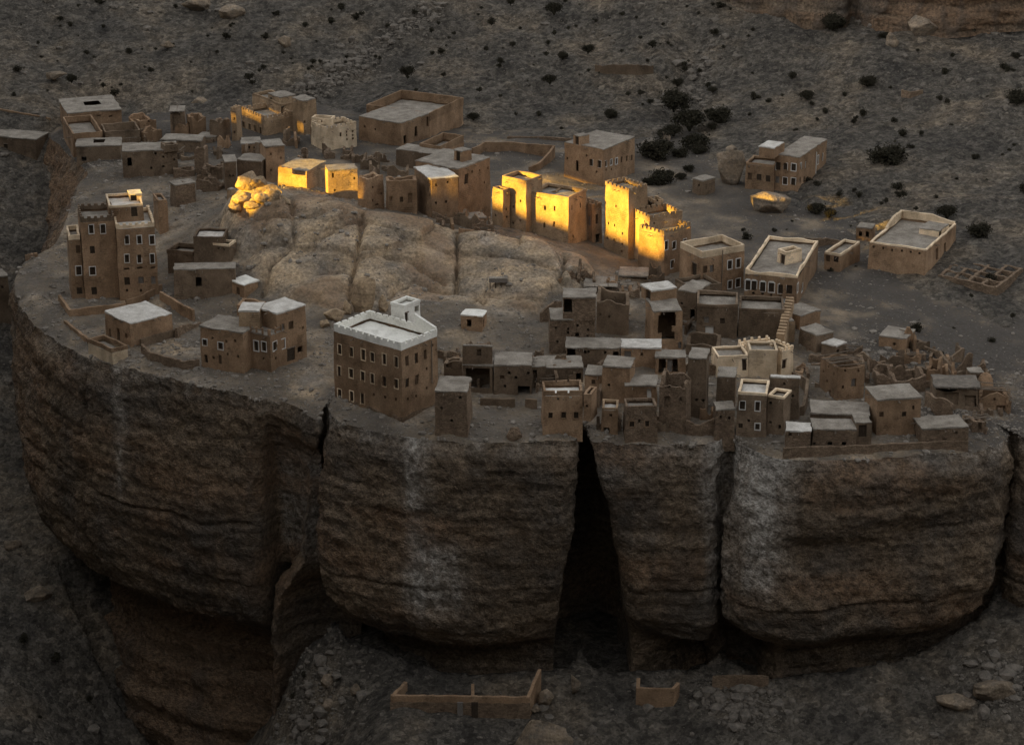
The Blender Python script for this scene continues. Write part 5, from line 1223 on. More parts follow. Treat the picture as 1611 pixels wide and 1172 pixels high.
h.vol('M', (190, 452), (380, 470), (590, 445), 560, by='R', roof='cren', ph=.7, mat='cream', cren=(.32, .85, .4), depth=3, y=c1['B'].y + 3.9)
h = House(MB, 'front house with a cream-edged terrace roof and four windows below the cream house', 'house')
d1 = h.vol('M', (305, 795), (518, 808), None, 1110, depth=5, roof='par', ph=.35, mat='mud_dark', pmat='cream', rmat='pale', win=[(350, 893, 'w', 34, 62), (460, 897, 'w', 34, 62), (338, 1037, 'o', 28, 34), (459, 1040, 'w', 30, 40), (398, 1003, 's')])
d2 = h.vol('M', (520, 820), (640, 835), (690, 805), 1110, by='L', roof='par', ph=.3, mat='mud_dark', pmat='cream', depth=3, y=d1['B'].y, win=[(552, 877, 's'), (550, 1013, 's'), (614, 1047, 's', 18, 26)])
h.vol('M', (540, 690), (755, 702), None, 830, depth=.7, roof='flat', lip=.05, mat='mud_dark', rmat='pale', y=d1['B'].y + 4.8, win=[(648, 738, 's'), (712, 825, 's')])
wall('yard_wall', 'curved mud wall closing the round yard right of the cream house', 'M', [(640, 985, 1.2), (720, 985, 1.3), (790, 970, 1.6), (815, 900, 2.6), (818, 820, 2.4), (780, 740, 1.2), (720, 690, .8)], mat='mud_dark', rag=.08)
h = House(MB, 'house with a broad slanting grey roof and a stepped crenellated spine wall', 'house')
v1 = h.vol('M', (320, 205), (640, 215), None, 420, depth=6.0, roof='par', ph=.5, mat='mud_dark', rmat='dust', dz=0)
yf, yn = v1['c'][2].y + .6, v1['c'][1].y - 7.5
A_ = at_y(px('M', (664, 176)), yf); B_ = at_y(px('M', (592, 432)), yn); zt_ = (A_.z + B_.z) / 2
A_.z = B_.z = v1['zb']
Pc_, Hc_ = cren_line(B_, A_, zt_ - v1['zb'] + .1, .5, .6, .7)
Hc_ = [x + .9 * k / len(Hc_) for k, x in enumerate(Hc_)]
V_, F_ = strip(Pc_, Hc_, -1.1, base_drop=1.5); h.put('spine_wall', V_, F_, 'mud_gold')
h.vol('M', (640, 285), (672, 300), (703, 290), 445, by='R', ang=70, roof='flat', mat='mud_gold', lip=.02, depth=2.5)
h = House(MB, 'low house with a dusty roof behind the crenellated spine wall', 'house')
h.vol('H', (232, 205), (290, 215), (413, 190), 300, by='R', mat='mud', rmat='dust', lip=.05, depth=4)
h = House(MB, 'dark sloping shed row right of the spine wall', 'house')
h.vol('H', (285, 275), (385, 330), (455, 310), 430, by='L', mat='mud_dark', rmat='dust', lip=.05, depth=3)
h = House(MB, 'small shed with a pale slab roof and dark doorway at the lane end', 'hut')
h.vol('H', (418, 372), (500, 395), (545, 380), 465, by='L', mat='mud_dark', rmat='pale', lip=.06, depth=2.5, win=[(513, 435, 'b', 22, 46)])
h = House('tower_house', 'polygonal house with bare roof poles and pocked walls, right of the round yard', 'tower house')
v1 = h.vol('H', (408, 490), (508, 512), (665, 490), 715, by='R', roof='open', jag=.45, mat='mud', depth=5, win=[(462, 515, 's'), (430, 537, 's'), (493, 552, 's'), (558, 540, 's'), (545, 630, 's'), (607, 605, 'o', 28, 50), (635, 537, 's'), (450, 600, 's'), (465, 660, 's')])
h.beams(v1, 7, along='e2', over=.4)
h = House(MB, 'solid square house with a dusty roof, two blocked windows and one slit', 'house')
h.vol('H', (688, 640), (738, 712), (1000, 692), 925, by='R', mat='mud', rmat='dust', lip=.08, depth=5, win=[(772, 792, 'o', 26, 34), (905, 792, 'o', 26, 30), (962, 755, 'b', 14, 26), (715, 690, 's')])
h = House(MB, 'low house with a smooth pale roof on the stone terrace at the right end', 'house')
h.vol('H', (942, 836), (1008, 880), (1280, 870), 985, by='R', mat='stone', rmat='dust', lip=.08, depth=4, win=[(1210, 900, 's'), (955, 900, 'l', 12, 50), (1040, 962, 'o', 22, 30), (1145, 960, 'o', 26, 44)])
h = House(MB, 'double low house with two pale flat roofs on the front stone terrace', 'house')
v1 = h.vol('H', (360, 880), (620, 885), None, 1000, depth=3.6, mat='stone', rmat='dust', lip=.06, win=[(365, 965, 's', 16, 20), (468, 966, 's', 28, 20), (553, 967, 's', 24, 20)])
h.vol('H', (350, 785), (700, 800), None, 880, depth=4.5, mat='mud_dark', rmat='dust', lip=.06, y=v1['c'][2].y + .4)
h.vol('H', (205, 890), (352, 895), None, 1010, depth=3, mat='stone', rmat='pale', lip=.04, win=[(235, 912, 's')])
h.vol('H', (618, 845), (712, 842), None, 940, depth=3, mat='mud_dark', lip=.03, win=[(660, 890, 'd', 46, 70)], y=v1['B'].y + 1)
wall('terrace_wall', 'long stone revetment along the front cliff edge at the right end', 'H', [(195, 1030, .9), (620, 1015, .9), (940, 1000, .9), (1282, 985, .9)], mat='stone', rag=.1)
h = House(MB, 'box house with a partly fallen roof on the hillside end of the village', 'house')
v1 = h.vol('N', (65, 100), (305, 135), (395, 115), 245, by='L', mat='mud', rmat='dust', lip=.06, depth=4.5, win=[(208, 172, 's')])
h.beams(v1, 4, over=-.3, lo=.1, hi=.5, zoff=.2)
wall('ruined_wall', 'zigzag ruined wall descending from the box house', 'N', [(395, 190, 1.0), (480, 240, .8), (590, 300, 1.2), (640, 400, 1.6), (750, 480, 1.0), (850, 450, .7)], mat='mud_dark', rag=.25)
h = House(RU, 'roofless ring of rough stone walls left of the orange-tinged ruin', 'ruin')
h.vol('N', (45, 440), (200, 440), (340, 420), 560, by='L', roof='open', jag=1.2, mat='stone', depth=4.5)
h = House(RU, 'orange-tinged rough ruin with a rounded broken wall', 'ruin')
h.vol('N', (210, 440), (480, 425), None, 590, roof='open', jag=1.0, mat='stone', depth=4)
h.vol('N', (480, 320), (600, 330), None, 560, roof='open', jag=1.4, mat='mud', depth=3)
h = House(RU, 'collapsed rubble-roofed house with dark caves under it at the right end', 'ruin')
v1 = h.vol('N', (555, 555), (945, 560), None, 760, depth=4.5, jag=1.0, mat='mud_dark', rmat='rubble', amp=.25, win=[(700, 660, 'h', 150, 110), (880, 680, 'h', 100, 90)])
h.beams(v1, 5, along='e2')
wall('ruined_wall', 'curved stone wall stump behind the low pale-roofed house', 'N', [(470, 720, 2.2), (560, 790, 2.4), (650, 820, 2.4), (715, 830, 1.8)], mat='stone', rag=.3)
h = House(RU, 'ruin with a jagged gable and dark mouth nearest the right frame edge', 'ruin')
v1 = h.vol('N', (945, 590), (1195, 600), None, 770, depth=3.5, roof='open', jag=1.1, mat='mud', win=[(1145, 745, 'h', 80, 60), (1090, 660, 's')])
h.beams(v1, 4)
h = House(RU, 'fallen walls and poles in the gap before the right cliff edge', 'ruin')
v1 = h.vol('N', (890, 850), (1000, 845), None, 960, depth=3, roof='open', jag=1.2, mat='stone', win=[(955, 895, 'h', 30, 80)])
h.beams(v1, 6, over=1.0)
h = House('round_oven', 'small smooth domed clay hut at the right end of the ruins', 'hut')
g = hit(px('N', (1000, 570)))
h.start(g); n = 14; V_ = []; F_ = []
for j in range(9):
    t = j / 8; r_ = 1.15 * math.sqrt(max(1 - t**2.6, 0)) + .02
    for k in range(n): V_.append((g.x + r_ * math.cos(2 * math.pi * k / n), g.y + r_ * math.sin(2 * math.pi * k / n), g.z - .4 + 2.9 * t))
for j in range(8):
    for k in range(n): F_.append((j * n + k, j * n + (k + 1) % n, (j + 1) * n + (k + 1) % n, (j + 1) * n + k))
h.put('clay_shell', V_, F_, 'mud', smooth_=True)
h.vol('N', (860, 430), (985, 425), None, 560, depth=2.0, mat='mud_dark', lip=.02, y=g.y + .5, win=[(950, 480, 'h', 40, 60)])
# -- walled yards at the foot of the cliff
def yard(name, label, pts, hgt, v='Q', mat='mud'):
    W = [hit(px(v, q)) for q in pts]
    root = empty(name, W[0], label, 'yard')
    zt = max(p.z for p in W)
    for i in range(len(W) - 1):
        L = sample_line([W[i], W[i + 1]], .6)
        V_, F_ = strip(L, [hgt[i] + (hgt[i + 1] - hgt[i]) * k / max(len(L) - 1, 1) + random.uniform(-.06, .06) for k in range(len(L))], .45, base_drop=1.5, amp=.05)
        V_[:, 2] += .006 * i
        mesh_py('yard_wall', V_ - np.array(W[0]), F_, mat, root)
    return root, W
yd, W = yard('walled_yard', 'stone-and-mud walled yard with a door under the overhang at the cliff foot', [(165, 150), (120, 222), (595, 228), (635, 140)], [1.6, 2.6, 2.6, 3.0], mat='mud')
a, b = W[1], W[2]
L = sample_line([a + Vector((-.1, -.12, 0)), b + Vector((.1, -.12, 0))], .5); V_, F_ = strip(L, [1.75 + random.uniform(-.1, .1) for _ in L], .1, base_drop=1.5, amp=.05)
mesh_py('stone_course', V_ - np.array(W[0]), F_, 'stone', yd)
for t, wd in ((.605, .42), (.50, .36)):
    p = a.lerp(b, t); Vb, Fb = [], []; box_vf(p.x - wd, p.x + wd, p.y - .34, p.y - .1, p.z - .3, p.z + 1.9, Vb, Fb); mesh_py('door', np.array(Vb) - np.array(W[0]), Fb, 'wood' if t > .55 else 'grey_wood', yd)
p = W[1].lerp(W[2], .6); q = p + Vector((0, 4, 0)); L = sample_line([p, q], .6); V_, F_ = strip(L, [2.4] * len(L), .4, base_drop=1.5); mesh_py('partition', V_ - np.array(W[0]), F_, 'mud', yd)
yard('walled_yard', 'little three-sided mud pen at the cliff foot right of the dark cleft', [(960, 150), (958, 180), (1088, 182), (1108, 155)], [2.2, 1.9, 1.8, 1.6])
wall('dry_stone_wall', 'dry stone wall of upright slabs under the right overhang', 'Q', [(1220, 125, 1.3), (1320, 128, 1.5), (1412, 130, 1.4)], mat='stone', rag=.1)
# ------------------------------------------------------------------ boulders, shrubs, stones
rock('boulder', 'tall pale standing boulder beside the house on the slope', (1148, 286), (2.9, 2.7, 3.9), seed=3, sink=.12)
rock('boulder', 'small knob of rock on top of the tall pale boulder', (1148, 226), (1.3, 1.2, 1.0), seed=5, p=hit((1148, 286)) + Vector((.2, .3, 5.0)), sink=.3)
rock('boulder', 'big rounded brown boulder under the perched house', (1213, 330), (3.8, 2.4, 2.4), seed=8, ang=.2)
rock('boulder', 'tall leaning brown rock slab in front of the rock dome', (575, 487), (2.1, 1.6, 3.0), seed=11, sink=.15, mat='tan_boulder')
rock('boulder', 'narrow rock right of the leaning slab', (603, 488), (.9, .9, 1.5), seed=12, sink=.2, mat='tan_boulder')
rock('boulder', 'grey rock wedged left of the leaning slab', (546, 490), (.9, 1.0, 1.2), seed=13, mat='tan_boulder')
rock('boulder', 'square brown rock in front of the leaning slab', (526, 502), (1.7, 1.4, 1.25), seed=14, mat='tan_boulder')
rock('boulder', 'small round rock nearest the white-roofed house', (512, 514), (.9, .8, .7), seed=15, mat='tan_boulder')
rock('boulder', 'large grey flat boulder at the top edge, left of the brown one', (305, 12), (2.6, 2, 1.5), seed=21)
rock('boulder', 'large brown block at the top edge left of centre', (367, 26), (2.4, 2, 1.9), seed=22)
rock('boulder', 'pale boulder half way up the left slope', (447, 70), (1.5, 1.3, 1.1), seed=23)
rock('boulder', 'rounded brown boulder beside the stone chute', (440, 112), (1.2, 1.1, 1.0), seed=24)
rock('boulder', 'grey rock ledge near the left of the slope', (263, 74), (1.3, 1.2, .9), seed=25)
rock('boulder', 'grey flat rock low on the left slope', (85, 122), (2.4, 1.6, .9), seed=26)
rock('boulder', 'cracked boulder pair above the left ruins', (220, 126), (1.7, 1.5, 1.1), seed=27)
rock('boulder', 'long grey rock above the golden fortress', (315, 148), (1.9, 1.5, 1.0), seed=28)
rock('boulder', 'round rock just behind the fortress turret', (375, 146), (1.0, .9, .8), seed=29)
rock('boulder', 'pale slab rock in the bushy ravine', (1160, 165), (3.2, 2.2, 1.4), seed=31)
rock('boulder', 'tilted grey slab above the bushy ravine', (1240, 130), (2.0, 1.4, 2.2), seed=32)
rock('boulder', 'brown outcrop below the top right cliff', (1405, 75), (1.5, 1.2, 1.7), seed=33)
rock('boulder', 'dark rock block at the corner of the top right cliff', (1450, 52), (3.2, 2.2, 2.4), seed=34)
rock('boulder', 'grey rock at the right slope above the cream-roofed house', (1335, 232), (1.7, 1.4, 1.1), seed=35)
rock('boulder', 'pale rock beside the thicket, left of the ravine', (1047, 218), (1.0, 1.0, 1.0), seed=36)
rock('boulder', 'pale boulder against the yard wall at the cliff foot', (858, 1108), (1.2, 1.0, 1.3), seed=41, sink=.15)
rock('boulder', 'flat pale stone in front of the walled yard corner', (842, 1118), (.9, .7, .5), seed=42)
rock('boulder', 'upright rock at the mouth of the dark cleft', (905, 1090), (.8, .8, 1.5), seed=43, sink=.1)
rock('boulder', 'large rock peak cut by the bottom edge', (852, 1178), (4.2, 2.5, 2.6), seed=44)
rock('boulder', 'pale boulder on the talus left of the walled yard', (516, 1078), (1.3, 1.1, 1.1), seed=45)
rock('boulder', 'brown boulder nearest the left of the walled yard', (560, 1088), (.9, .9, .9), seed=46)
rock('boulder', 'round boulder lowest on the talus left of the walled yard', (517, 1116), (1.0, .9, 1.0), seed=47)
rock('boulder', 'rock mound at the right foot of the cliff', (1565, 1090), (3.4, 2.0, 1.4), seed=48)
rock('boulder', 'low rock heap right of the mud pen', (1500, 1108), (3.0, 1.6, .9), seed=49)
rock('boulder', 'dark boulder on the lower left slope', (60, 940), (2.2, 1.8, 1.2), seed=50)
rock('boulder', 'small boulder on the lower left slope under the cliff corner', (20, 860), (1.6, 1.2, .9), seed=51)
rock('boulder', 'rough stone block by the front yard below the grey house', (808, 685), (1.2, .8, .9), seed=52, mat='stone')
# jagged outcrop on the crest of the dome
OC_ = [((378, 318), (1.9, 1.3, 1.5), 'sunlit rock lump at the left foot of the crest'), ((392, 300), (1.7, 1.3, 2.1), 'tallest jagged sunlit rock crowning the left end of the dome'),
       ((408, 298), (1.6, 1.2, 1.3), 'sunlit rock right of the tallest crest rock'), ((425, 303), (1.9, 1.1, .95), 'low sunlit ledge rock halfway to the yellow house'),
       ((370, 334), (1.6, 1.2, .9), 'low rounded sunlit rock at the left end of the dome'), ((430, 320), (1.5, 1.1, .9), 'sunlit rock on the dome just below the crest ledge'), ((412, 322), (1.3, 1.0, 1.0), 'brown rock knob under the crest ledge'),
       ((447, 318), (1.1, .9, .8), 'sunlit rock nearest the yellow house'), ((396, 328), (1.6, 1.1, .8), 'shaded rock shelf in front of the tallest crest rock')]
for k_, (q, sz_, lb) in enumerate(OC_): rock('rock_outcrop', lb, q, sz_, seed=61 + k_, mat='tan_boulder', cat='outcrop', sink=.36, rough_=.5)
h = House('stone_pillar', 'short square gate pillar at the left foot of the sunlit outcrop', 'pillar')
h.vol('I', (1000, 660), (1030, 668), None, 790, depth=1.0, mat='mud_gold', lip=.02)
# wooden feeding trough on the dome
g = on_top(hit((784, 456))) - Vector((0, 0, .05)); tr = empty('feed_trough', g, 'grey wooden trough on short legs standing on the rock dome', 'trough')
Vb, Fb = [], []; L_, W_ = 1.35, .45
for (x0, x1, y0, y1, z0, z1) in ((-L_, L_, -W_, -W_ + .08, .6, 1.15), (-L_, L_, W_ - .08, W_, .6, 1.15), (-L_, -L_ + .08, -W_ + .08, W_ - .08, .6, 1.12), (L_ - .08, L_, -W_ + .08, W_ - .08, .6, 1.12), (-L_ + .08, L_ - .08, -W_ + .08, W_ - .08, .62, .7)):
    box_vf(x0, x1, y0, y1, z0, z1, Vb, Fb)
mesh_py('trough_body', Vb, Fb, 'grey_wood', tr)
Vb, Fb = [], []
for k in range(7): box_vf(-L_ + .05 + k * .38, -L_ + .40 + k * .38, -W_ - .05, W_ + .05, 1.16, 1.24 + .03 * (k % 2), Vb, Fb)
mesh_py('cover_boards', Vb, Fb, 'dust', tr)
for x in (-1.2, -.4, .4, 1.2):
    for y in (-.35, .35):
        Vb, Fb = [], []; box_vf(x - .06, x + .06, y - .06, y + .06, -.5, .598, Vb, Fb); mesh_py('leg', Vb, Fb, 'wood', tr)
# satellite dish on the spine wall
g = at_z(px('M', (650, 160)), 8.0); g = at_y(px('M', (650, 178)), 330)
ds = empty('satellite_dish', g, 'small satellite dish on top of the crenellated spine wall', 'dish')
V_, F_ = [], []
for j in range(4):
    for k in range(12):
        r_ = .38 * j / 3 + .01; V_.append((r_ * math.cos(k * math.pi / 6), .25 * (r_ / .38)**2 * -.4, .6 + r_ * math.sin(k * math.pi / 6)))
for j in range(3):
    for k in range(12): F_.append((j * 12 + k, j * 12 + (k + 1) % 12, (j + 1) * 12 + (k + 1) % 12, (j + 1) * 12 + k))
mesh_py('dish', V_, F_, 'metal', ds); V_, F_ = tube([Vector((0, .05, -.6)), Vector((0, .05, .6))], .04); mesh_py('mast', V_, F_, 'metal', ds)

# cliff band at the top right
cu = [hit((x, y)) for x, y in ((1120, -12), (1160, 8), (1220, 22), (1290, 40), (1335, 30), (1350, 22), (1375, 36), (1450, 45), (1530, 44), (1611, 36), (1700, 30), (1800, 20))]
UU = 260; ts = np.linspace(0, len(cu) - 1.001, UU); LV = np.arange(-1.5, 26, .35)
bx = np.interp(ts, range(len(cu)), [p.x for p in cu]); by_ = np.interp(ts, range(len(cu)), [p.y for p in cu]); bz = np.interp(ts, range(len(cu)), [p.z for p in cu])
Xc = np.tile(bx, len(LV)); Yc = np.tile(by_, len(LV)) + .25 * np.repeat(np.clip(LV, 0, 99), UU) ; Zc = np.tile(bz, len(LV)) + np.repeat(LV, UU)
Pc = np.c_[Xc, Yc, Zc]
stc = fbm(Pc * np.array([.05, .05, .5]) + 2, 4); bgc = fbm(Pc * np.array([.12, .12, .1]) + 8, 3); mdc = ridged(Pc * np.array([.3, .3, .2]) + 4, 3)
Pc[:, 1] -= 1.4 * stc + 2.0 * bgc + 1.5 * (mdc - .6) + .3 * fbm(Pc * .9, 3) + 1.2
cv = hit((1342, 20)); Pc[:, 1] += 4.0 * np.exp(-((Pc[:, 0] - cv.x) / 1.3)**2)
o = mesh_np('upper_cliff', Pc, gridF(len(LV), UU), 'cliff', attrs={'pale': np.clip(bgc, 0, 1) * .5, 'rust': .75 * smooth(-.4, .2, stc), 'char': .5 * smooth(.2, .5, mdc - .4)})
tag(o, kind='structure')

# terrace remains high on the slope
wall('ruined_wall', 'faint ruined terrace wall high on the slope right of centre', 'P', [(936, 108, .8), (960, 110, .9), (985, 112, 1.1), (1028, 110, .9)], mat='mud_dark', rag=.3)
wall('ruined_wall', 'low stone ring wall on the right slope', 'P', [(1418, 146, .5), (1432, 150, .6), (1452, 146, .5)], mat='stone', rag=.15)

# shrubs: one mesh per kind, copied
def shrub_mesh(name, nl, seed, flat, size=.16, twigs=9):
    rs = np.random.RandomState(seed)
    cl = rs.randn(16, 3); cl /= np.linalg.norm(cl, axis=1)[:, None]; cl = cl * (.35 + .5 * rs.rand(16, 1)) * np.array([.8, .8, .5 * flat]) + np.array([0, 0, .55 * flat])
    w_ = rs.randint(0, 16, nl); p = cl[w_] + rs.randn(nl, 3) * .17 * np.array([1, 1, flat])
    p[:, 2] = np.abs(p[:, 2]) + .03
    a = rs.randn(nl, 3); a /= np.linalg.norm(a, axis=1)[:, None]; b = np.cross(a, rs.randn(nl, 3)); b /= np.linalg.norm(b, axis=1)[:, None]
    sz = size * (.5 + rs.rand(nl))[:, None]
    V = np.stack([p - a * sz, p + b * sz * .5, p + a * sz, p - b * sz * .5], 1).reshape(-1, 3)
    F = np.arange(nl * 4).reshape(-1, 4).tolist(); V = V.tolist()
    for k in range(twigs):
        e = cl[rs.randint(16)]; t, f = tube([Vector((0, 0, -.25)), Vector(e * .5) + Vector((0, 0, .02)), Vector(e)], [.05, .035, .015], 4); o = len(V)
        V += t; F += [tuple(x + o for x in q) for q in f]
    me = bpy.data.meshes.new(name); me.from_pydata([tuple(v) for v in V], [], [tuple(f) for f in F]); me.materials.append(MATS['leaf']); me.update(); return me
SM = [shrub_mesh('shrub', 520, k, 1.0, .13) for k in range(4)] + [shrub_mesh('bush', 2600, 50 + k, .9, .075, 24) for k in range(3)]
def shrub(q, r, kind, name, label, group=None, ry=1.0, rz=1.0):
    g = hit(q); o = bpy.data.objects.new(name, SM[kind]); o.location = g - Vector((0, 0, .05)); o.scale = (r, r * ry, r * rz); o.rotation_euler = (0, 0, random.uniform(0, 6.28) if ry == 1 else 0)
    link(o); return tag(o, label, 'shrub', group)
BIG = [((1030, 250), 3.6, 'wide dark thicket right of the white-windowed house'), ((1085, 200), 3.4, 'large dark acacia bush in the middle of the ravine'), ((1060, 170), 3.2, 'dark acacia bush at the top of the ravine'),
       ((1130, 192), 2.8, 'dark bush right of the ravine acacias'), ((1095, 235), 3.0, 'dark bush left of the tall pale boulder'), ((1040, 290), 2.4, 'dark bush at the lower end of the ravine'),
       ((1395, 262), 3.9, 'broad low bush on the right slope'), ((1285, 335), 2.2, 'dark bush below the perched house'), ((1305, 340), 1.6, 'smaller bush right of the one below the perched house'),
       ((1540, 372), 2.8, 'wide bush beyond the cream-roofed house'), ((1490, 340), 2.4, 'bush just behind the cream-roofed house'), ((1600, 165), 3.2, 'dark bush at the right frame edge'), ((1365, 135), 2.4, 'bush high on the right slope'),
       ((872, 20), 2.6, 'dark bush near the top edge right of centre'), ((960, 185), 1.9, 'flat bush above the empty yard'), ((925, 82), 1.9, 'bush left of the faint terrace wall'), ((865, 130), 2.0, 'twin bush on the slope above the yard'),
       ((112, 128), 1.6, 'round dark bush on the far left slope'), ((640, 118), 2.2, 'low dark bush above the large back house'), ((745, 188), 1.7, 'dark bush right of the large back house'), ((1310, 45), 3.4, 'dark bushes under the top right cliff'),
       ((1390, 62), 1.8, 'bush beside the brown outcrop'), ((1270, 155), 2.0, 'bush right of the tilted slab'), ((885, 92), 1.6, 'bush left of the flat one on the slope')]
rvb = random.Random(31)
for k_ in range(16):
    t_ = k_ / 15; shrub((1035 + 75 * (1 - t_) + rvb.uniform(-45, 45), 145 + 150 * t_ + rvb.uniform(-14, 14)), rvb.uniform(1.1, 2.3), 4 + k_ % 3, 'bush', 'dark bush in the thicket that fills the ravine behind the sunlit towers', 'bushes of the ravine thicket', ry=.8, rz=.8)
for i, (q, r, l) in enumerate(BIG): r *= 1.1 if i < 7 else .9; shrub(q, r, 4 + i % 3, 'bush', l, ry=.8, rz=.85)
SMALL = [(115,42),(130,10),(205,8),(275,14),(165,42),(122,58),(60,70),(200,80),(222,80),(160,130),(72,144),(185,152),(248,78),(275,72),(338,86),(360,40),(405,110),(460,100),(457,92),(395,131),(480,145),(500,100),(520,120),(550,66),(547,92),
         (590,92),(600,14),(610,46),(680,86),(690,40),(710,62),(735,78),(755,22),(765,82),(790,75),(783,98),(760,12),(770,40),(700,118),(790,150),(655,145),(820,46),(875,55),(905,40),(935,30),(980,22),(1098,20),(1122,55),(1150,16),
         (1175,58),(1097,115),(1075,100),(1110,135),(1010,60),(1020,100),(940,140),(990,150),(1010,165),(900,165),(832,130),(815,180),(850,185),(880,205),(1180,115),(1225,80),(1190,160),(1230,150),(1280,165),(1330,150),(1300,180),(1355,185),
         (1248,212),(1262,214),(1410,190),(1480,160),(1450,210),(1540,130),(1560,215),(1590,240),(1345,300),(1350,308),(1320,308),(1412,310),(1470,310),(1508,280),(1555,284),(1570,320),(1590,350),(1480,250),(1530,250),(1215,362),(1240,365),(1335,355),
         (1245,350),(1355,280),(1170,366),(1390,320),(1440,330),(1500,200),(1380,95),(1470,110),(1500,90),(1560,60),(1600,90),(1580,110),(1520,30),(840,90),(860,70),(915,120),(960,55),(1000,30),(1040,40),(1055,70),(650,20),(560,30),(520,15),
         (480,40),(430,20),(420,60),(330,60),(300,100),(240,110),(150,90),(90,30),(40,110),(30,40),(20,150),(1530,470),(1560,440),(1600,400),(1440,520),(1500,520),(1560,540),(1590,500),(1480,560),(30,640),(60,760),(20,700),(90,1040),(40,1010),(140,1100),(60,1130),(460,1100),(480,1060),(470,1150),(1310,430),(1345,420)]
SMALL = list(SMALL)
rsh = random.Random(9)
while len(SMALL) < 262:
    q = (rsh.uniform(0, 1611), rsh.uniform(0, 1) ** 1.3 * 330)
    if q[1] > 150 and q[0] < 1000: continue
    if rsh.random() < .35: b_ = rsh.choice(SMALL[:130]); q = (b_[0] + rsh.uniform(-22, 22), b_[1] + rsh.uniform(-10, 10))
    if q[1] < 2 or (q[1] > 150 and q[0] < 1000): continue
    SMALL.append(q)
for i, q in enumerate(SMALL):
    q = (q[0] + random.uniform(-4, 4), q[1] + random.uniform(-3, 3))
    shrub(q, random.choice([.3, .4, .5, .55, .7, .8, 1.1]), i % 4, 'shrub', 'small dark shrub scattered on the stony slopes round the village', 'small shrubs on the slopes')

# broken wall stubs filling the ruined quarters
def stub(q, label, group, rs, big=1.0):
    g = hit(q); root = empty('ruined_wall', g, label, 'ruin', group)
    a = rs.choice([rs.uniform(-.25, .25), rs.uniform(1.2, 1.8)]); L_ = rs.uniform(1.4, 3.6) * big; hgt_ = rs.uniform(.9, 2.4) * big
    d = Vector((math.cos(a), math.sin(a), 0)); e = Vector((-d.y, d.x, 0))
    legs = [(g - d * L_ / 2, g + d * L_ / 2)]
    if rs.random() < .7: legs.append((g + d * L_ / 2, g + d * L_ / 2 + e * rs.uniform(1, 2.6) * big))
    if rs.random() < .4: legs.append((g - d * L_ / 2 + e * rs.uniform(1, 2.2) * big, g - d * L_ / 2))
    m_ = rs.choice(['mud_dark', 'stone', 'stone', 'mud', 'mud_dark'])
    for n_, (p0, p1) in enumerate(legs):
        Lp = sample_line([p0, p1], .35); nz = fbm(np.array([(p.x * .7, p.y * .7, 3.3) for p in Lp]), 3)
        H_ = [max(.25, hgt_ * (.75 + 1.1 * x) + rs.uniform(-.15, .1)) for x in nz]
        V_, F_ = strip(Lp, H_, .4, base_drop=1.4, amp=.1); V_[:, 2] += .004 * n_
        mesh_py('masonry', V_ - np.array(g), F_, m_, root)
    if rs.random() < .35:
        for k in range(3):
            o = Vector((rs.uniform(-.6, .6), rs.uniform(.2, 1.2), hgt_ * .7)); V_, F_ = tube([o - d * 1.2, o + d * 1.3 + Vector((0, 0, rs.uniform(-.8, .2)))], .06, 5); mesh_py('fallen_pole', V_, F_, 'pole', root)
rsr = random.Random(4)
ZONES = [([(232, 222), (250, 236), (300, 214), (322, 228), (338, 206), (345, 250), (300, 252), (318, 272), (330, 290), (352, 232), (360, 262), (288, 236), (395, 246), (405, 262), (350, 214), (275, 210)], 'broken wall stub among the ruins left of the golden fortress'),
         ([(470, 232), (486, 250), (455, 228), (520, 248), (545, 244), (575, 262), (600, 256), (590, 276), (612, 270), (640, 300), (560, 256)], 'broken wall stub between the fortress and the yellow house'),
         ([(700, 356), (722, 352), (740, 358), (715, 340), (735, 342), (760, 372)], 'dark broken wall stub beside the collapsed lean-to'),
         ([(880, 452), (905, 446), (935, 452), (965, 462), (985, 470), (1010, 452), (1040, 446), (905, 600), (860, 610), (1075, 470), (1085, 520), (950, 580), (1000, 560), (1070, 580), (1100, 610), (1115, 590), (1060, 640), (1020, 620), (925, 640), (875, 590), (840, 580), (760, 560), (745, 600), (725, 560), (705, 570), (1112, 660), (1050, 670), (965, 680)], 'broken wall stub in the crowded front quarter'),
         ([(1275, 520), (1290, 545), (1300, 570), (1345, 560), (1360, 575), (1385, 590), (1405, 580), (1430, 570), (1420, 600), (1445, 590), (1460, 610), (1480, 580), (1495, 600), (1510, 585), (1520, 640), (1535, 620), (1550, 660), (1560, 635), (1575, 650), (1590, 630), (1545, 600), (1500, 570), (1470, 560), (1440, 550), (1530, 672), (1555, 680), (1350, 600), (1290, 610), (1275, 590)], 'tumbled wall stub among the ruins at the right end of the village')]
for pts_, lb in ZONES:
    for q in pts_ + [(a + rsr.uniform(-16, 16), b + rsr.uniform(-9, 9)) for a, b in pts_ if rsr.random() < .75]: stub((q[0] + rsr.uniform(-3, 3), q[1] + rsr.uniform(-2, 2)), lb, lb.replace('broken wall stub', 'broken wall stubs').replace('tumbled wall stub', 'tumbled wall stubs'), rsr, 1.0)

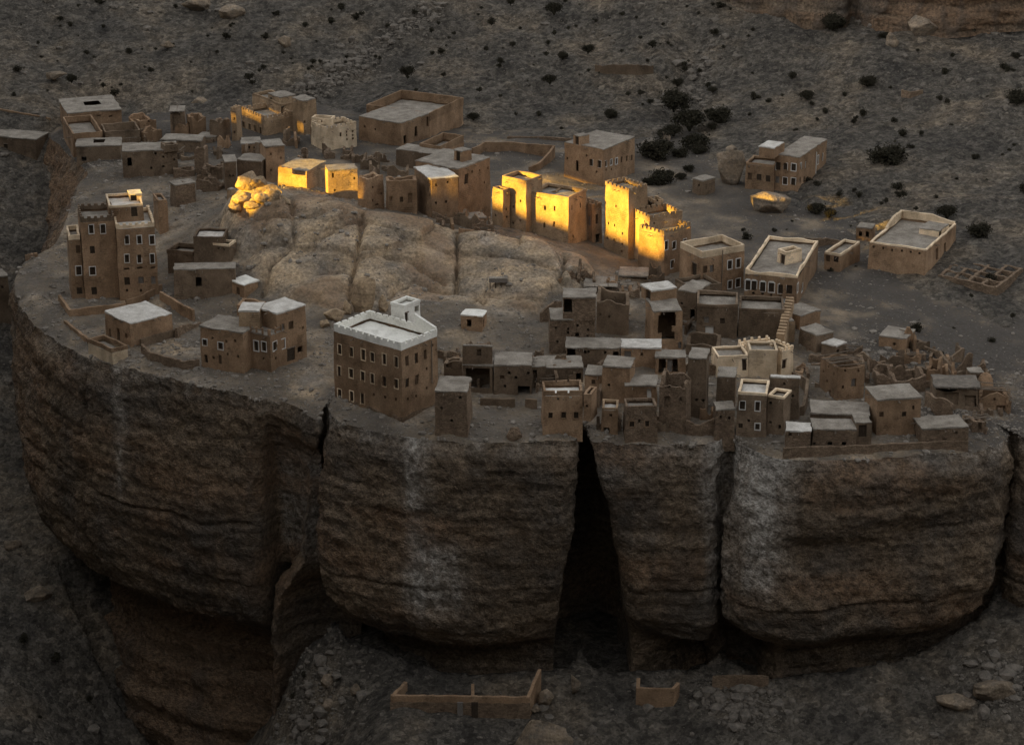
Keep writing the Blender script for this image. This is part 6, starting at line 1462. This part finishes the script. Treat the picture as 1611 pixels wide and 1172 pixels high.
# loose stones: one mesh each for slope and village
def stones(name, pts, sizes, label, mat):
    V0, F0 = ICO0; n = len(pts); rs = np.random.RandomState(5)
    M = np.repeat(V0[None], n, 0) * (1 + .45 * (rs.rand(n, len(V0), 1) - .5)) * (.6 + .8 * rs.rand(n, 1, 3)) * sizes[:, None, None]
    M[:, :, 2] *= .75
    V = (M + pts[:, None, :]).reshape(-1, 3); F = (F0[None] + (np.arange(n) * len(V0))[:, None, None]).reshape(-1, 3)
    o = mesh_np(name, V, F, mat, smooth_=False); return tag(o, label, 'stones', kind='stuff')
rs = np.random.RandomState(3)
N1 = 34000
sx = rs.uniform(-105, 108, N1); sy = rs.uniform(250, 496, N1)
dens = fbm(np.c_[sx * .06, sy * .06, sx * 0], 3)
m = (dens + rs.uniform(-.5, .5, N1) > -.05) & ~inside(sx, sy, OUT); sx, sy = sx[m], sy[m]
def samp(x, y):                                        # level of the built hillside sheet
    i = np.clip(np.searchsorted(ax, x) - 1, 0, len(ax) - 2); j = np.clip(np.searchsorted(ay, y) - 1, 0, len(ay) - 2)
    Zg = gz.reshape(len(ay), len(ax)); fx = (x - ax[i]) / (ax[i + 1] - ax[i]); fy = (y - ay[j]) / (ay[j + 1] - ay[j])
    return (Zg[j, i] * (1 - fx) + Zg[j, i + 1] * fx) * (1 - fy) + (Zg[j + 1, i] * (1 - fx) + Zg[j + 1, i + 1] * fx) * fy
sz = np.clip(rs.pareto(2.1, len(sx)) * .10 + .08, 0, .95)
stones('scree_stones', np.c_[sx, sy, samp(sx, sy)], sz, 'loose grey stones strewn over the slopes', 'rubble')
def chute(qs, n, wid, sm, seed):
    r_ = np.random.RandomState(seed); W = [hit(q) for q in qs]; out = []
    for k in range(n):
        t = r_.rand() * (len(W) - 1); i = min(int(t), len(W) - 2); p = W[i].lerp(W[i + 1], t - i)
        out.append((p.x + r_.randn() * wid, p.y + r_.randn() * wid))
    out = np.array(out); return np.c_[out, samp(out[:, 0], out[:, 1])], np.clip(r_.pareto(2.2, n) * sm + sm * .8, 0, 1.1)
C1 = [chute([(690, 5), (600, 55), (540, 95), (470, 135)], 700, 1.6, .22, 1), chute([(1130, 60), (1080, 150), (1040, 240)], 350, 3, .25, 2), chute([(1390, 470), (1400, 490), (1410, 510)], 900, 2.2, .13, 3), chute([(1120, 1085), (1160, 1100), (1210, 1115)], 700, 1.8, .15, 4),
      chute([(1080, 300), (1120, 330), (1180, 350)], 300, 3, .25, 6), chute([(1560, 1050), (1580, 1080)], 250, 2, .2, 7), chute([(470, 1000), (500, 1080), (520, 1150)], 350, 3, .2, 8)]
stones('boulder_chute', np.vstack([c[0] for c in C1]), np.concatenate([c[1] for c in C1]), 'heaps of broken grey stones in the gullies', 'rubble')
# rubble on the plateau
N2 = 30000
k = rs.randint(0, len(pos_top), N2 * 3); Q = pos_top[k]; dd = rim_d[k]
dn = fbm(np.c_[Q[:, :2] * .11, Q[:, 2] * 0 + 5], 3) + .75 * (dd < 5) * (Q[:, 1] < 342) + .35 * (Q[:, 0] > 45) - .45 * rockm[k]
wgt = np.hypot(Q[:, 0] - C0[0], Q[:, 1] - C0[1]) / 60
m = (dn + rs.uniform(-.5, .5, len(Q)) > .12) & (rs.rand(len(Q)) < wgt) & (Q[:, 1] < 428)
Q = Q[m][:N2]; sz = np.clip(rs.pareto(2.4, len(Q)) * .09 + .07, 0, .5)
stones('village_rubble', Q + np.c_[rs.uniform(-.2, .2, (len(Q), 2)), np.zeros(len(Q))], sz, 'grey rubble strewn between the houses and along the cliff edge', 'rim_stone')
